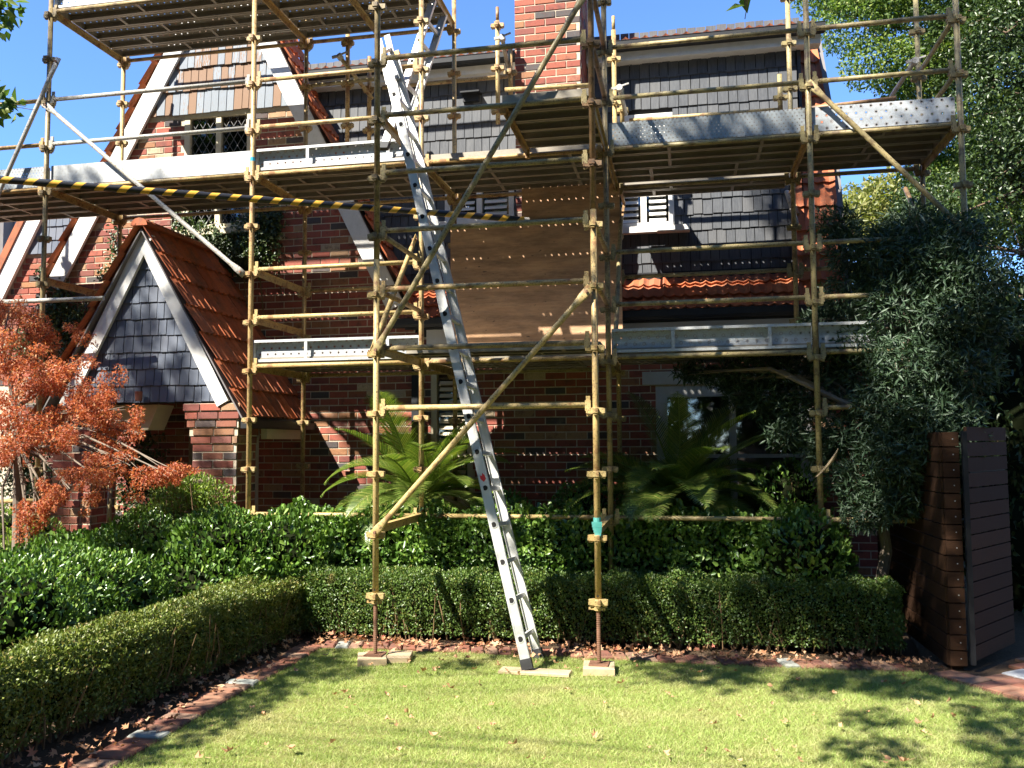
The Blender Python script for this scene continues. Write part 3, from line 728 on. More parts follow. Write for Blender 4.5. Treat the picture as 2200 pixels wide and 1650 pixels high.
# windows
def window(x0, x1, z0, z1, plane, lights, rail=None, frame_mat='white_paint', sill=0.09, shutters=True, leads=False, fw=0.065):
    """window set into the wall: frame, mullions, panes, sill, shutters with louvres"""
    y = plane
    f_ = MB()
    f_.box(x0, x0 + fw, y - 0.03, y + 0.08, z0, z1); f_.box(x1 - fw, x1, y - 0.03, y + 0.08, z0, z1)
    f_.box(x0 + fw, x1 - fw, y - 0.032, y + 0.08, z1 - fw, z1); f_.box(x0 + fw, x1 - fw, y - 0.028, y + 0.08, z0, z0 + fw)
    w_ = (x1 - x0 - 2 * fw) / lights
    for i in range(1, lights):
        xm = x0 + fw + w_ * i; f_.box(xm - 0.035, xm + 0.035, y - 0.025, y + 0.07, z0 + fw, z1 - fw)
    if rail:
        for i in range(lights):
            xa = x0 + fw + w_ * i + (0.035 if i else 0); xb = x0 + fw + w_ * (i + 1) - (0.035 if i < lights - 1 else 0)
            f_.box(xa, xb, y - 0.02, y + 0.06, rail - 0.02, rail + 0.02)
    win = f_.build('window', frame_mat, house)
    rm = MB(); rm.box(x0 - 0.05, x0 + 0.0, y + 0.22, y + 1.0, z0 - 0.05, z1 + 0.05); rm.box(x1, x1 + 0.05, y + 0.22, y + 1.0, z0 - 0.05, z1 + 0.05); rm.box(x0 - 0.05, x1 + 0.05, y + 1.0, y + 1.05, z0 - 0.05, z1 + 0.05); rm.box(x0, x1, y + 0.22, y + 1.0, z1, z1 + 0.05); rm.box(x0, x1, y + 0.22, y + 1.0, z0 - 0.05, z0); rm.build('room_lining', 'room', win)
    s_ = MB(); s_.box(x0 - sill, x1 + sill, y - 0.13, y - 0.034, z0 - 0.075, z0 - 0.003); s_.build('sill', frame_mat, win)
    for i in range(lights):
        xa = x0 + fw + w_ * i + (0.035 if i else 0); xb = x0 + fw + w_ * (i + 1) - (0.035 if i < lights - 1 else 0)
        p_ = MB(); p_.box(xa, xb, y + 0.02, y + 0.026, z0 + fw, z1 - fw); p_.build('pane', 'glass', win)
        if shutters:
            for k in range(int((z1 - z0 - 2 * fw) / 0.075)):
                zz = z0 + fw + 0.03 + k * 0.075
                T = Matrix.Translation(((xa + xb) / 2, y + 0.0, zz)) @ Matrix.Rotation(-0.6, 4, 'X')
                l_ = MB(); l_.box(-(xb - xa) / 2 + 0.03, (xb - xa) / 2 - 0.03, -0.004, 0.004, -0.026, 0.026, T); l_.build('louvre', frame_mat, win)
        if leads:
            l_ = MB(); a = 0.105; W_, H_ = xb - xa, z1 - z0 - 2 * fw
            for sgn in (1, -1):
                k = -40
                while k < 60:
                    # lines z = sgn*1.6*x + c clipped to the pane
                    c = k * a * 1.6; pts = []
                    for xx in (0, W_):
                        zz = sgn * 1.6 * xx + c
                        if 0 <= zz <= H_: pts.append((xx, zz))
                    for zz in (0, H_):
                        xx = (zz - c) / (sgn * 1.6)
                        if 0 < xx < W_: pts.append((xx, zz))
                    if len(pts) >= 2:
                        p, q_ = pts[0], pts[1]
                        l_.bar((xa + p[0], y + 0.012, z0 + fw + p[1]), (xa + q_[0], y + 0.012, z0 + fw + q_[1]), 0.006, 0.006, (0, 1, 0))
                    k += 1
            if l_.v: l_.build('lead_lattice', 'lead', win)
    return win
def blind_slats(win, x0, x1, z0, z1, y, mat, step=0.07):
    k = 0
    while z0 + k * step < z1:
        T = Matrix.Translation(((x0 + x1) / 2, y, z0 + k * step)) @ Matrix.Rotation(-0.2, 4, 'X')
        l_ = MB(); l_.box(-(x1 - x0) / 2, (x1 - x0) / 2, -0.003, 0.003, -0.032, 0.032, T); l_.build('louvre', mat, win); k += 1
window(WC[0], WC[1], WC[2], WC[3], YS, 2)
w = window(WR[0], WR[1], WR[2], WR[3], YS, 2)
s_ = MB(); s_.box(WR[1] - 0.2, PY(1482, 490, YS - 0.1).x, YS - 0.14, YS - 0.02, WR[2] - 0.078, WR[2] - 0.004); s_.build('sill', 'white_paint', w)
gw = window(W1[0], W1[1], W1[2], W1[3] - 0.02, YB + 0.03, 2, None, 'cream_paint', 0.05, False, True, 0.075)
blind_slats(gw, W1[0] + 0.1, W1[1] - 0.1, W1[2] + 0.1, W1[3] - 0.25, YB + 0.075, 'white_paint', 0.085)
window(W2[0], W2[1], W2[2], W2[3] - 0.04, YB + 0.04, 1, 1.62, 'cream_paint', 0.05, True)
window(DR[0], DR[1], DR[2], DR[3], YB + 0.03, 2, 1.60, 'grey_white', 0.06, False, False, 0.12)
f_ = MB(); a, b = PY(1380, 820, YB - 0.02), PY(1730, 820, YB - 0.02); f_.box(a.x, b.x, YB - 0.03, YB + 0.02, DR[3] + 0.02, PY(1500, 797, YB).z); f_.build('lintel', 'grey_white', house)
f_ = MB(); f_.tube([(PY(304, 848, YP).x, YP - 0.05, 2.235), (PY(304, 848, YP).x, YP - 0.05, 2.335)], [0.036, 0.042], 10); f_.build('porch_lamp', 'terracotta_pot', house)

# place bricks: the 300 that show best as pieces, the rest joined
BR.sort(key=lambda e: e[0])
BM = brick_mesh('brick', 1.0, 0.05, COURSE - 0.013, 'brick', 0.004)
def brick_matrix(e):
    _, part, x0, x1, z0, z1, pl, side = e
    off = random.uniform(-0.004, 0.003)
    S = Matrix.Diagonal((x1 - x0, 1, 1, 1))
    if side == 'front': return Matrix.Translation(((x0 + x1) / 2, pl + 0.025 + off, (z0 + z1) / 2)) @ S
    return Matrix.Translation((pl - 0.025 + off, (x0 + x1) / 2, (z0 + z1) / 2)) @ Matrix.Rotation(math.pi / 2, 4, 'Z') @ S
for e in BR[:300]: inst('brick', BM, e[1], brick_matrix(e))
def join_many(name, base, mats_, mat, parent):
    bv = np.array([v.co[:] for v in base.vertices]); bf = [tuple(p.vertices) for p in base.polygons]
    V = np.concatenate([bv @ np.array(T.to_3x3()).T + np.array(T.translation) for T in mats_])
    k = len(bv)
    F = np.array(bf)[None] + (np.arange(len(mats_)) * k)[:, None, None]
    o = np_mesh(name, V, F.reshape(-1, len(bf[0])), mat, parent, 'stuff'); o.data.shade_flat(); return o
join_many('brick_courses', BM, [brick_matrix(e) for e in BR[300:]], 'brick', house)
SH.sort(key=lambda e: e[0])
SHM = {}
for mt in ('shingle_dark', 'shingle_slate', 'shingle_peeling'):
    b = MB(); b.box(-0.5, 0.5, -0.016, 0.0, 0, 1.0); SHM[mt] = b.mesh('shingle', mt)
def shingle_matrix(e):
    _, x0, x1, z, pl, h, mt, part = e
    return Matrix.Translation(((x0 + x1) / 2, pl - 0.012 + random.uniform(-0.002, 0.002), z)) @ Matrix.Rotation(-0.075, 4, 'X') @ Matrix.Rotation(random.uniform(-0.012, 0.012), 4, 'Y') @ Matrix.Diagonal((x1 - x0, 1, h, 1))
for e in SH[:300]: inst('shingle', SHM[e[6]], e[7], shingle_matrix(e))
for mt in SHM:
    rest = [shingle_matrix(e) for e in SH[300:] if e[6] == mt]
    if rest: join_many('shingle_rows', SHM[mt], rest, mt, house)
print('bricks', len(BR), 'shingles', len(SH))

# neighbouring house at the far left
nb = root('neighbour_house', (-17, 17, 0), 'pale grey rendered neighbouring house at the far left behind the gable', 'house')
p = PY(65, 520, 16)
m_ = MB(); m_.box(p.x - 6, p.x, 16, 22, 0, PY(40, 452, 16).z); m_.build('wall', 'neighbour_wall', nb)
m_ = MB(); m_.box(p.x - 6.2, PY(22, 520, 15.9).x, 15.7, 16.0, 0, PY(10, 450, 16).z); m_.build('pilaster', 'dark_roofing', nb)

# ------------------------------------------------------------------ scaffold
YT, YF, YK = 6.8604, 8.1294, 9.398
XS = {0: -9.146, 1: -6.7252, 2: -4.3037, 3: -2.4956, 4: -0.6777, 5: 1.1709, 6: 2.4413}
def LV(n): return 2.552 + 0.495 * n
scaf = root('scaffold', (-2.5, 8.1, 0), 'weathered yellow modular steel scaffold with three decks and a ladder tower against the house', 'scaffold')
def paint_for(x, z, y=8):
    if x > -0.4: return 'paint_olive'
    if z > 4.0 and x < -0.9 and y > 7.2: return 'paint_orange'
    return 'paint_cream'
def pressing_mesh(mat):
    b = MB()
    for k in range(4):
        R = Matrix.Rotation(k * math.pi / 2, 4, 'Z')
        vs = [(0.018, -0.018, -0.026), (0.018, 0.018, -0.026), (0.075, 0.023, -0.019), (0.075, -0.023, -0.019), (0.018, -0.018, 0.026), (0.018, 0.018, 0.026), (0.075, 0.023, 0.019), (0.075, -0.023, 0.019)]
        b.add([R @ Vector(v) for v in vs], [(0, 1, 2, 3), (7, 6, 5, 4), (0, 3, 7, 4), (1, 5, 6, 2), (3, 2, 6, 7)])
        b.box(0.034, 0.068, -0.013, 0.013, -0.034, -0.022, R)
    return b.mesh('pressing', mat)
PM = {k: pressing_mesh(k) for k in ('paint_cream', 'paint_orange', 'paint_olive')}
def standard(x, y, z0, z1, mat=None, jack=False, spigot=True, levels=True, lean=(0, 0)):
    mat = mat or paint_for(x, 0.5 * (z0 + z1) + 1.0, y)
    b = MB(); zb = z0 + (0.42 if jack else 0)
    lo = Vector((x, y, zb)); hi = Vector((x + lean[0], y + lean[1], z1))
    b.tube([lo, hi], 0.0255, 12)
    if spigot: b.tube([hi, hi + Vector((0, 0, 0.16))], 0.019, 10)
    o = b.build('standard', mat, scaf); smooth_by_angle_auto(o)
    if levels:
        for n in range(-4, 12):
            z = LV(n) - 0.046
            if zb + 0.02 < z < z1 + 0.01:
                t = (z - zb) / (z1 - zb)
                inst('pressing', PM[mat if mat in PM else 'paint_olive'], o, Matrix.Translation((x + lean[0] * t, y + lean[1] * t, z)))
                if n % 2 == 0 and False: pass
    if jack:
        j = MB(); k = 0; zz = z0 + 0.01
        pts, rr = [], []
        while zz < zb + 0.02:
            pts.append((x, y, zz)); rr.append(0.0175 if k % 2 else 0.0155); zz += 0.008; k += 1
        j.tube(pts, rr, 10); j.build('screw_jack', 'rust_rod', o)
        j = MB(); j.tube([(x, y, zb - 0.012), (x, y, zb + 0.015)], 0.032, 10); j.bar((x - 0.075, y + 0.012, zb), (x + 0.055, y - 0.012, zb), 0.016, 0.018); j.build('jack_nut', mat, o)
        j = MB(); j.box(x - 0.075, x + 0.075, y - 0.075, y + 0.075, z0, z0 + 0.008); j.build('base_plate', 'rust_rod', o)
        j = MB(); j.tube([(x, y - 0.0262, zb + 0.10), (x, y - 0.0235, zb + 0.10)], 0.008, 8); j.build('pin_hole', 'dark', o)
    return o
def smooth_by_angle_auto(o):
    me = o.data
    for p in me.polygons: p.use_smooth = len(p.vertices) == 4
def tube_part(name, a, b, r, mat, parent=scaf, seg=12):
    a, b = Vector(a), Vector(b); m_ = MB(); L = (b - a).length
    m_.tube([(0, 0, 0), (L, 0, 0)], r, seg)
    o = m_.build(name, mat, parent, wm=frame(a, b - a)); smooth_by_angle_auto(o); return o
LM = {}; WEDGE = {}
def ledger_data(L, mat):
    key = (round(L, 3), mat)
    if key not in LM:
        b = MB(); b.tube([(0.07, 0, 0), (L - 0.07, 0, 0)], 0.0225, 12)
        for s in (0, 1):
            x0 = 0.038 if s == 0 else L - 0.083
            b.box(x0, x0 + 0.045, -0.022, 0.022, -0.045, 0.036)
        me = b.mesh('ledger', mat)
        for p in me.polygons: p.use_smooth = len(p.vertices) == 4 and abs(p.normal.x) < 0.01 and p.area < 0.05 and L > 0 and p.index < 12
        LM[key] = me
    if mat not in WEDGE:
        w_ = MB(); w_.prism([(-0.011, -0.006, -0.085), (0.011, -0.006, -0.085), (0.017, -0.006, 0.075), (-0.017, -0.006, 0.075)], (0, 0.012, 0)); WEDGE[mat] = w_.mesh('wedge', mat)
    return LM[key]
def ledger(a, b, mat=None, wedges=True):
    a, b = Vector(a), Vector(b); L = (b - a).length
    mat = mat or paint_for(0.5 * (a.x + b.x), a.z, a.y)
    if mat in ('paint_cream', 'paint_orange') and random.random() < 0.16: mat = random.choice(('paint_orange', 'paint_mottled', 'paint_olive'))
    T = frame(a, b - a)
    o = inst('ledger', ledger_data(L, mat), scaf, T)
    if wedges:
        for x in (0.060, L - 0.060): inst('wedge', WEDGE[mat], o, T @ Matrix.Translation((x, 0, random.uniform(-0.004, 0.02))))
    return o
TMESH = {}
def transom(a, b, mat=None):
    """flat-topped angle transom between front and back standards"""
    a, b = Vector(a), Vector(b); L = (b - a).length; mat = mat or 'paint_orange'
    key = (round(L, 3), mat)
    if key not in TMESH:
        m_ = MB(); m_.box(0.05, L - 0.05, -0.028, 0.028, 0.020, 0.027); m_.box(0.05, L - 0.05, -0.004, 0.004, -0.045, 0.020)
        m_.box(0.035, 0.08, -0.020, 0.020, -0.05, 0.032); m_.box(L - 0.08, L - 0.035, -0.020, 0.020, -0.05, 0.032)
        TMESH[key] = m_.mesh('transom', mat)
    return inst('transom', TMESH[key], scaf, frame(a, b - a))
def brace(a, b, mat=None, bolt=True):
    a, b = Vector(a), Vector(b); d = (b - a).normalized(); L = (b - a).length
    mat = mat or paint_for(0.5 * (a.x + b.x), 0.5 * (a.z + b.z), a.y)
    m_ = MB(); seg = 12; vs = []; prof = [(0, 0.006, 0.036), (0.10, 0.007, 0.036), (0.20, 0.0235, 0.0235), (L - 0.20, 0.0235, 0.0235), (L - 0.10, 0.007, 0.036), (L, 0.006, 0.036)]
    for x, ry, rz in prof:
        for k in range(seg):
            t = 2 * math.pi * k / seg; vs.append((x, ry * math.cos(t), rz * math.sin(t)))
    fs = [(i * seg + k, i * seg + (k + 1) % seg, (i + 1) * seg + (k + 1) % seg, (i + 1) * seg + k) for i in range(5) for k in range(seg)]
    fs += [tuple(range(seg - 1, -1, -1)), tuple(5 * seg + k for k in range(seg))]
    m_.add(vs, fs)
    T = frame(a, d)
    o = m_.build('brace', mat, scaf, wm=T); smooth_by_angle_auto(o)
    if bolt:
        for x in (0.05, L - 0.05):
            q_ = MB(); q_.tube([(x, -0.022, 0), (x, 0.03, 0)], 0.012, 6); q_.build('bolt', 'rust_rod', o, wm=T)
    return o
PLM = {}
def plank_data(L, mats):
    key = (round(L, 3), mats)
    if key not in PLM:
        b = MB(); w = 0.112; t = 0.003
        b.cur = 1; b.add([(0, -w, 0), (L, -w, 0), (L, w, 0), (0, w, 0)], [(0, 1, 2, 3)]); b.cur = 0
        for s in (-1, 1):
            b.box(0, L, s * w - (t if s > 0 else 0), s * w + (t if s < 0 else 0), -0.062, -0.0005)
            b.box(0, L, s * w - s * 0.026 if s > 0 else s * w + t, s * w - t if s > 0 else s * w + 0.026, -0.062, -0.059)
        x = 0.55
        while x < L - 0.2:
            b.box(x, x + 0.032, -w + 0.027, w - 0.027, -0.060, -0.056); x += 0.86
        b.box(0, 0.004, -w, w, -0.062, -0.001); b.box(L - 0.004, L, -w, w, -0.062, -0.001)
        PLM[key] = b.mesh('plank', list(mats))
    return PLM[key]
def deck(x0, x1, n, y0=YF + 0.06, count=5, dz=0.0):
    L = x1 - x0 - 0.05
    me = plank_data(L, ('plank_steel', 'plank_deck'))
    for i in range(count):
        y = y0 + 0.112 + i * 0.2335
        T = Matrix.Translation((x0 + 0.025, y, LV(n) + 0.092 + dz + random.uniform(-0.003, 0.003)))
        inst('plank', me, scaf, T if random.random() < 0.5 else T @ Matrix.Translation((L, 0, 0)) @ Matrix.Rotation(math.pi, 4, 'Z'))
def toe(x0, x1, n, y=YF, channel=True, mats=('toe_steel', 'toe_deck')):
    L = x1 - x0 - 0.06
    me = plank_data(L, mats)
    z = LV(n) + 0.145 + 0.01
    R = Matrix.Rotation(-math.pi / 2 if channel else math.pi / 2, 4, 'X')
    o = inst('toe_board', me, scaf, Matrix.Translation((x0 + 0.03, y + (0.07 if channel else 0.035), z)) @ R)
    return o

BASE = 0.055
paint_steel('paint_mottled', (0.30, 0.24, 0.11), (0.34, 0.25, 0.11), (0.11, 0.075, 0.04), 0.13)
PM['paint_mottled'] = pressing_mesh('paint_mottled'); PM['paint_rust'] = pressing_mesh('paint_rust')
sL = standard(XS[3], YT, BASE, 3.30, jack=True, spigot=False); sR = standard(XS[4], YT, BASE, 3.62, jack=True, spigot=False)
standard(XS[3], YT, 3.302, 8.0, 'paint_mottled'); standard(XS[4], YT, 3.622, 8.0, 'paint_rust')
for k in (0, 1, 2, 3, 4, 5, 6):
    standard(XS[k], YF, 0.0, 7.6, {1: 'paint_mottled', 5: 'paint_olive', 4: 'paint_mottled'}.get(k))
f2 = [o for o in scaf.children if o.name.startswith('standard')][6]
for k, z0, z1 in ((1, 0, LV(8) + 0.1), (2, 0, LV(8) + 0.12), (3, 0, 7.6), (4, 0, 6.30), (5, 2.98, 6.75), (6, 0, 7.4)):
    standard(XS[k], YK, z0, z1)
for px, ya, yb, Y in ((746, 60, 312, 9.42), (793, 122, 300, 9.62), (1070, 45, 266, 9.36), (1097, 105, 215, 9.50), (1677, 160, 242, 9.62), (1337, 190, 272, 9.62)):
    a, b = PY(px, yb, Y), PY(px, ya, Y); standard(a.x, Y, a.z, b.z, spigot=px == 1070)
def S(k, row, n): return (XS[k], {'T': YT, 'F': YF, 'K': YK}[row], LV(n))
for n in (-1, 0, 1, 2, 3, 4, 5): ledger(S(3, 'T', n), S(4, 'T', n), 'paint_olive' if n >= 2 else None)
for k, lv in ((0, (4, 5, 6)), (1, (4, 5, 6)), (2, (-3, 0, 1, 2, 4, 5, 6)), (3, (-3, 0, 4)), (4, (-3, 0, 1, 2, 4, 5, 6)), (5, (-3, -1, 0, 1, 2, 4, 5, 6))):
    for n in lv: ledger(S(k, 'F', n), S(k + 1, 'F', n), 'galv_tube' if k == 1 and n in (5, 6) else None)
for n in (8,):
    for k in (1, 2): ledger(S(k, 'F', n), S(k + 1, 'F', n))
for k, lv in ((1, (4, 8, 9)), (2, (0, 2, 4, 8, 9)), (3, (0, 4)), (4, (2, 4)), (5, (2, 4))):
    for n in lv: ledger(S(k, 'K', n), S(k + 1, 'K', n))
for k, lv in ((1, (2, 4, 8)), (2, (0, 1, 2, 4, 8)), (3, (0, 4, 8)), (4, (0, 4)), (5, (4,)), (6, (4,))):
    for n in lv: transom(S(k, 'F', n), S(k, 'K', n))
for k, lv in ((3, (-3, 0, 4)), (4, (-3, 4))):
    for n in lv: transom(S(k, 'T', n), S(k, 'F', n), 'paint_cream' if n < 2 else None)
for n in (1, 2): ledger(S(3, 'T', n), S(3, 'F', n), 'paint_orange')
for n in (1, 2, 5, 6): ledger(S(4, 'T', n), S(4, 'F', n), 'paint_rust' if n > 4 else 'paint_orange')
for n in (5, 6): ledger(S(6, 'F', n), S(6, 'K', n))
# mid transoms
for x, n, y0, y1 in ((XS[2] + 0.9, 8, YF, YK), (-1.42, 4, YT, YF)):
    transom((x, y0, LV(n)), (x, y1, LV(n)))
# braces
def fr(k, row, n, dy): return (XS[k], {'T': YT, 'F': YF, 'K': YK}[row] + dy, LV(n))
brace((XS[3] - 0.02, YT - 0.055, LV(-3) - 0.06), (XS[4] - 0.02, YT - 0.055, LV(1) - 0.06))
brace((XS[3] - 0.01, YT - 0.055, LV(0) - 0.06), (XS[4] - 0.01, YT - 0.055, LV(6) - 0.10), 'paint_olive')
brace((XS[3] - 0.055, YT, LV(0) - 0.05), (XS[3] - 0.055, YF, LV(2) + 0.25), 'paint_cream')
brace((XS[1] - 0.02, YF - 0.055, LV(6) - 0.05), (XS[2] - 0.05, YF - 0.055, LV(2) - 0.06), 'galv_tube')
brace(PY(126, 124, YF - 0.06), PY(-14, 440, YF - 0.06), 'galv_tube')
brace((XS[5] - 0.01, YF - 0.055, LV(5) - 0.02), (XS[6] + 0.03, YF - 0.055, LV(2) - 0.02))
brace((XS[4] + 0.055, YK, LV(3) + 0.25), (XS[4] + 0.055, YF, LV(0) - 0.02), 'paint_olive')
# loose tubes with couplers
def coupler(p, axis, r=0.036):
    m_ = MB(); a = Vector(axis).normalized()
    m_.tube([Vector(p) - a * 0.03, Vector(p) + a * 0.03], r, 10)
    m_.bar(Vector(p) + Vector((0.03, -0.02, 0.02)), Vector(p) + Vector((0.10, -0.03, 0.035)), 0.016, 0.016)
    m_.bar(Vector(p) + Vector((-0.03, -0.02, 0.0)), Vector(p) + Vector((-0.085, -0.02, -0.01)), 0.02, 0.03)
    return m_.build('coupler', 'galv_tube', scaf)
def loose(p, q, Yp, Yq, mat, clamp=True):
    a, b = PY(p[0], p[1], Yp), PY(q[0], q[1], Yq)
    tube_part('tube', a, b, 0.0242, mat)
    if clamp: coupler(a, b - a)
loose((669, 184), (806, 170), 9.40, 9.40, 'paint_olive', False)
loose((822, 188), (1090, 164), 9.44, 9.44, 'paint_orange', False)
loose((1085, 193), (1270, 183), 9.30, 9.30, 'paint_cream', False)
loose((1352, 259), (1672, 236), 9.62, 9.62, 'paint_orange', False)
loose((1700, 238), (1925, 211), 9.62, 9.62, 'paint_rust', False)
loose((1079, 82), (1091, 145), 9.05, 9.62, 'galv_tube'); loose((1331, 190), (1345, 245), 9.10, 9.66, 'galv_tube'); loose((1965, 132), (1915, 207), 9.2, 9.9, 'galv_tube')
loose((730, 122), (800, 212), 9.15, 9.62, 'paint_orange')
loose((0, 649), (222, 641), 7.95, 8.0, 'galv_tube', False)
loose((0, 1077), (75, 1076), 8.05, 8.08, 'paint_cream', False); loose((232, 1170), (238, 1020), 8.30, 8.30, 'paint_olive', False)
loose((1690, 412), (1712, 482), 9.98, 9.62, 'galv_tube', False); loose((1945, 405), (1975, 475), 9.9, 9.5, 'paint_rust', False)
# hop-up brackets behind the upper deck
for k in (4, 5):
    m_ = MB(); m_.bar((XS[k] + 0.05, YK + 0.03, LV(4) - 0.02), (XS[k] + 0.05, YK + 0.58, LV(4) - 0.02), 0.03, 0.04); m_.bar((XS[k] + 0.05, YK + 0.03, LV(4) - 0.4), (XS[k] + 0.05, YK + 0.55, LV(4) - 0.05), 0.025, 0.03); m_.build('hop_up_bracket', 'paint_rust', scaf)
deck(XS[4], XS[5], 4, YK + 0.075, 2)
# decks
for k in (0, 1, 2, 3, 4, 5): deck(XS[k], XS[k + 1], 4)
for k in (2, 3, 4, 5): deck(XS[k], XS[k + 1], 0)
for k in (1, 2): deck(XS[k], XS[k + 1], 8)
deck(-1.45, XS[4], 4, YT + 0.05, 5, 0.012)
deck(XS[3], XS[4], 0, YF - 0.55, 2)
# toe boards
toe(XS[0], XS[1], 4, channel=False, mats=('toe_steel', 'toe_dense')); toe(XS[1], XS[2], 4, channel=False, mats=('toe_steel', 'toe_steel')); toe(XS[2], XS[3], 4)
toe(XS[4], XS[5], 4, channel=False, mats=('toe_steel', 'toe_dense')); toe(XS[5], XS[6], 4, channel=False, mats=('toe_steel', 'toe_deck'))
toe(XS[2], XS[3], 0); toe(XS[4], XS[5], 0); toe(XS[5], XS[6], 0); toe(XS[1], XS[2], 8)
# blue tape band on the left front standard
m_ = MB(); z = PY(541, 343, YF).z; m_.tube([(XS[2], YF, z - 0.02), (XS[2], YF, z + 0.02)], 0.0262, 12, False); m_.build('tape_band', 'blue_tape', f2)

# green tape wrap on the right tower standard
wr = root('tape_wrap', (XS[4], YT, 0.96), 'teal green tape wrapped round the right front scaffold standard above the hedge', 'tape')
z1, z0 = PY(1283, 1112, YT).z, PY(1284, 1158, YT).z
m_ = MB(); m_.tube([(XS[4], YT, z1 - 0.075), (XS[4], YT, z1)], [0.030, 0.031], 12); m_.build('wrap', 'teal_tape', wr)
m_ = MB()
for k in range(7):
    w_ = 0.040 * (1 - (k / 7.5) ** 1.6); zz = z1 - 0.03 - k * 0.021
    m_.box(XS[4] - w_ + 0.004 * k * 0.4, XS[4] + w_ + 0.004 * k * 0.4, YT - 0.037 - 0.001 * (k % 2), YT - 0.033 - 0.001 * (k % 2), zz - 0.0205, zz)
m_.build('loose_end', 'teal_tape', wr)

# ------------------------------------------------------------------ ladders
def ladder(name, A0, A1, B0, B1, label, step, first, feet=True, w=0.026, h=0.078, sticker=False):
    """A near stile bottom/top, B far stile bottom/top"""
    A0, A1, B0, B1 = map(Vector, (A0, A1, B0, B1))
    r = root(name, 0.5 * (A0 + B0), label, 'ladder')
    L = (A1 - A0).length; d = (A1 - A0).normalized(); acr = (B0 - A0).normalized(); side = acr.cross(d).normalized()
    for P, Q, s in ((A0, A1, 1), (B0, B1, -1)):
        T = frame(P, Q - P, acr); LL = (Q - P).length
        m_ = MB(); m_.box(0, LL, -h / 2, h / 2, -0.003, 0.003, T)
        m_.box(0, LL, -h / 2, -h / 2 + 0.004, 0.003 if s > 0 else -0.028, 0.028 if s > 0 else -0.003, T); m_.box(0, LL, h / 2 - 0.004, h / 2, 0.003 if s > 0 else -0.028, 0.028 if s > 0 else -0.003, T)
        m_.box(0, LL, -h / 2 + 0.004, -h / 2 + 0.012, -0.005, -0.0035, T); m_.box(0, LL, h / 2 - 0.012, h / 2 - 0.004, -0.005, -0.0035, T)
        st = m_.build('stile', 'aluminium', r)
        k = 0
        while first + k * step < LL - 0.06:
            if s > 0:
                hp = MB(); hp.tube([T @ Vector((first + k * step, 0, -0.0065)), T @ Vector((first + k * step, 0, -0.0035))], 0.030, 14); hp.build('rung_collar', 'aluminium', st)
                hp = MB(); hp.prism([T @ Vector((first + k * step + 0.021 * math.sin(t), 0.021 * math.cos(t), -0.0085)) for t in [math.pi * (-0.5 + q / 8) for q in range(-2, 11)]], T.to_3x3() @ Vector((0, 0, 0.003))); hp.build('rung_end', 'dark', st)
            k += 1
        if feet:
            f_ = MB(); f_.box(-0.05, 0.03, -h / 2 - 0.006, h / 2 + 0.006, -0.012, 0.034, T); f_.build('foot', 'rubber', r)
    k = 0
    while first + k * step < L - 0.06:
        t = first + k * step
        m_ = MB(); m_.bar(A0 + d * t, B0 + (B1 - B0).normalized() * t, 0.034, 0.030, side); m_.build('rung', 'aluminium', r); k += 1
    return r, d
la0, lb0 = PZ(1130, 1424, 0.075), PZ(1154, 1402, 0.04)
la1, lb1 = PY(829, 128, 7.28), PY(849, 122, 7.62)
lad, ld = ladder('extension_ladder', la0, la1, lb0, lb1, 'tall aluminium extension ladder leaning up through the front scaffold tower', 0.30, 0.18)
# fly section continuing above, slightly behind
off = Vector((-0.035, 0.03, 0.03))
e0, e1 = la0.lerp(la1, 0.95) + off, la0.lerp(la1, 1.035) + off
g0, g1 = lb0.lerp(lb1, 0.95) + off * 0.9 + Vector((0, -0.04, 0)), lb0.lerp(lb1, 1.035) + off * 0.9 + Vector((0, -0.04, 0))
for P, Q in ((e0, e1), (g0, g1)):
    m_ = MB(); m_.bar(P, Q, 0.055, 0.02, (g0 - e0)); m_.build('fly_stile', 'aluminium', lad)
for k in range(2):
    m_ = MB(); t = 0.1 + k * 0.6; m_.bar(e0.lerp(e1, t), g0.lerp(g1, t), 0.03, 0.03); m_.build('rung', 'aluminium', lad)
m_ = MB(); m_.box(-0.03, 0.045, -0.05, 0.05, -0.02, 0.035, frame(lb1, lb1 - lb0, lb0 - la0)); m_.build('end_cap', 'orange_plastic', lad)
T = frame(la0, la1 - la0, lb0 - la0); m_ = MB()
m_.prism([T @ Vector((1.43 + a, b, -0.0045)) for a, b in ((0, 0), (0.02, 0.022), (0.05, 0.018), (0.075, 0.004), (0.05, -0.004), (0.06, -0.02), (0.03, -0.022))], T.to_3x3() @ Vector((0, 0, 0.001))); m_.build('sticker', 'red', lad)
u0, u1 = PZ(826, 310, 4.645), PY(929, 0, 8.65); w0 = u0 + Vector((0.03, 0.36, 0)); w1 = u1 + Vector((0.03, 0.36, 0))
ladder('access_ladder', u0, u1, w0, w1, 'short aluminium ladder rising to the right from the upper deck', 0.30, 0.2, True)

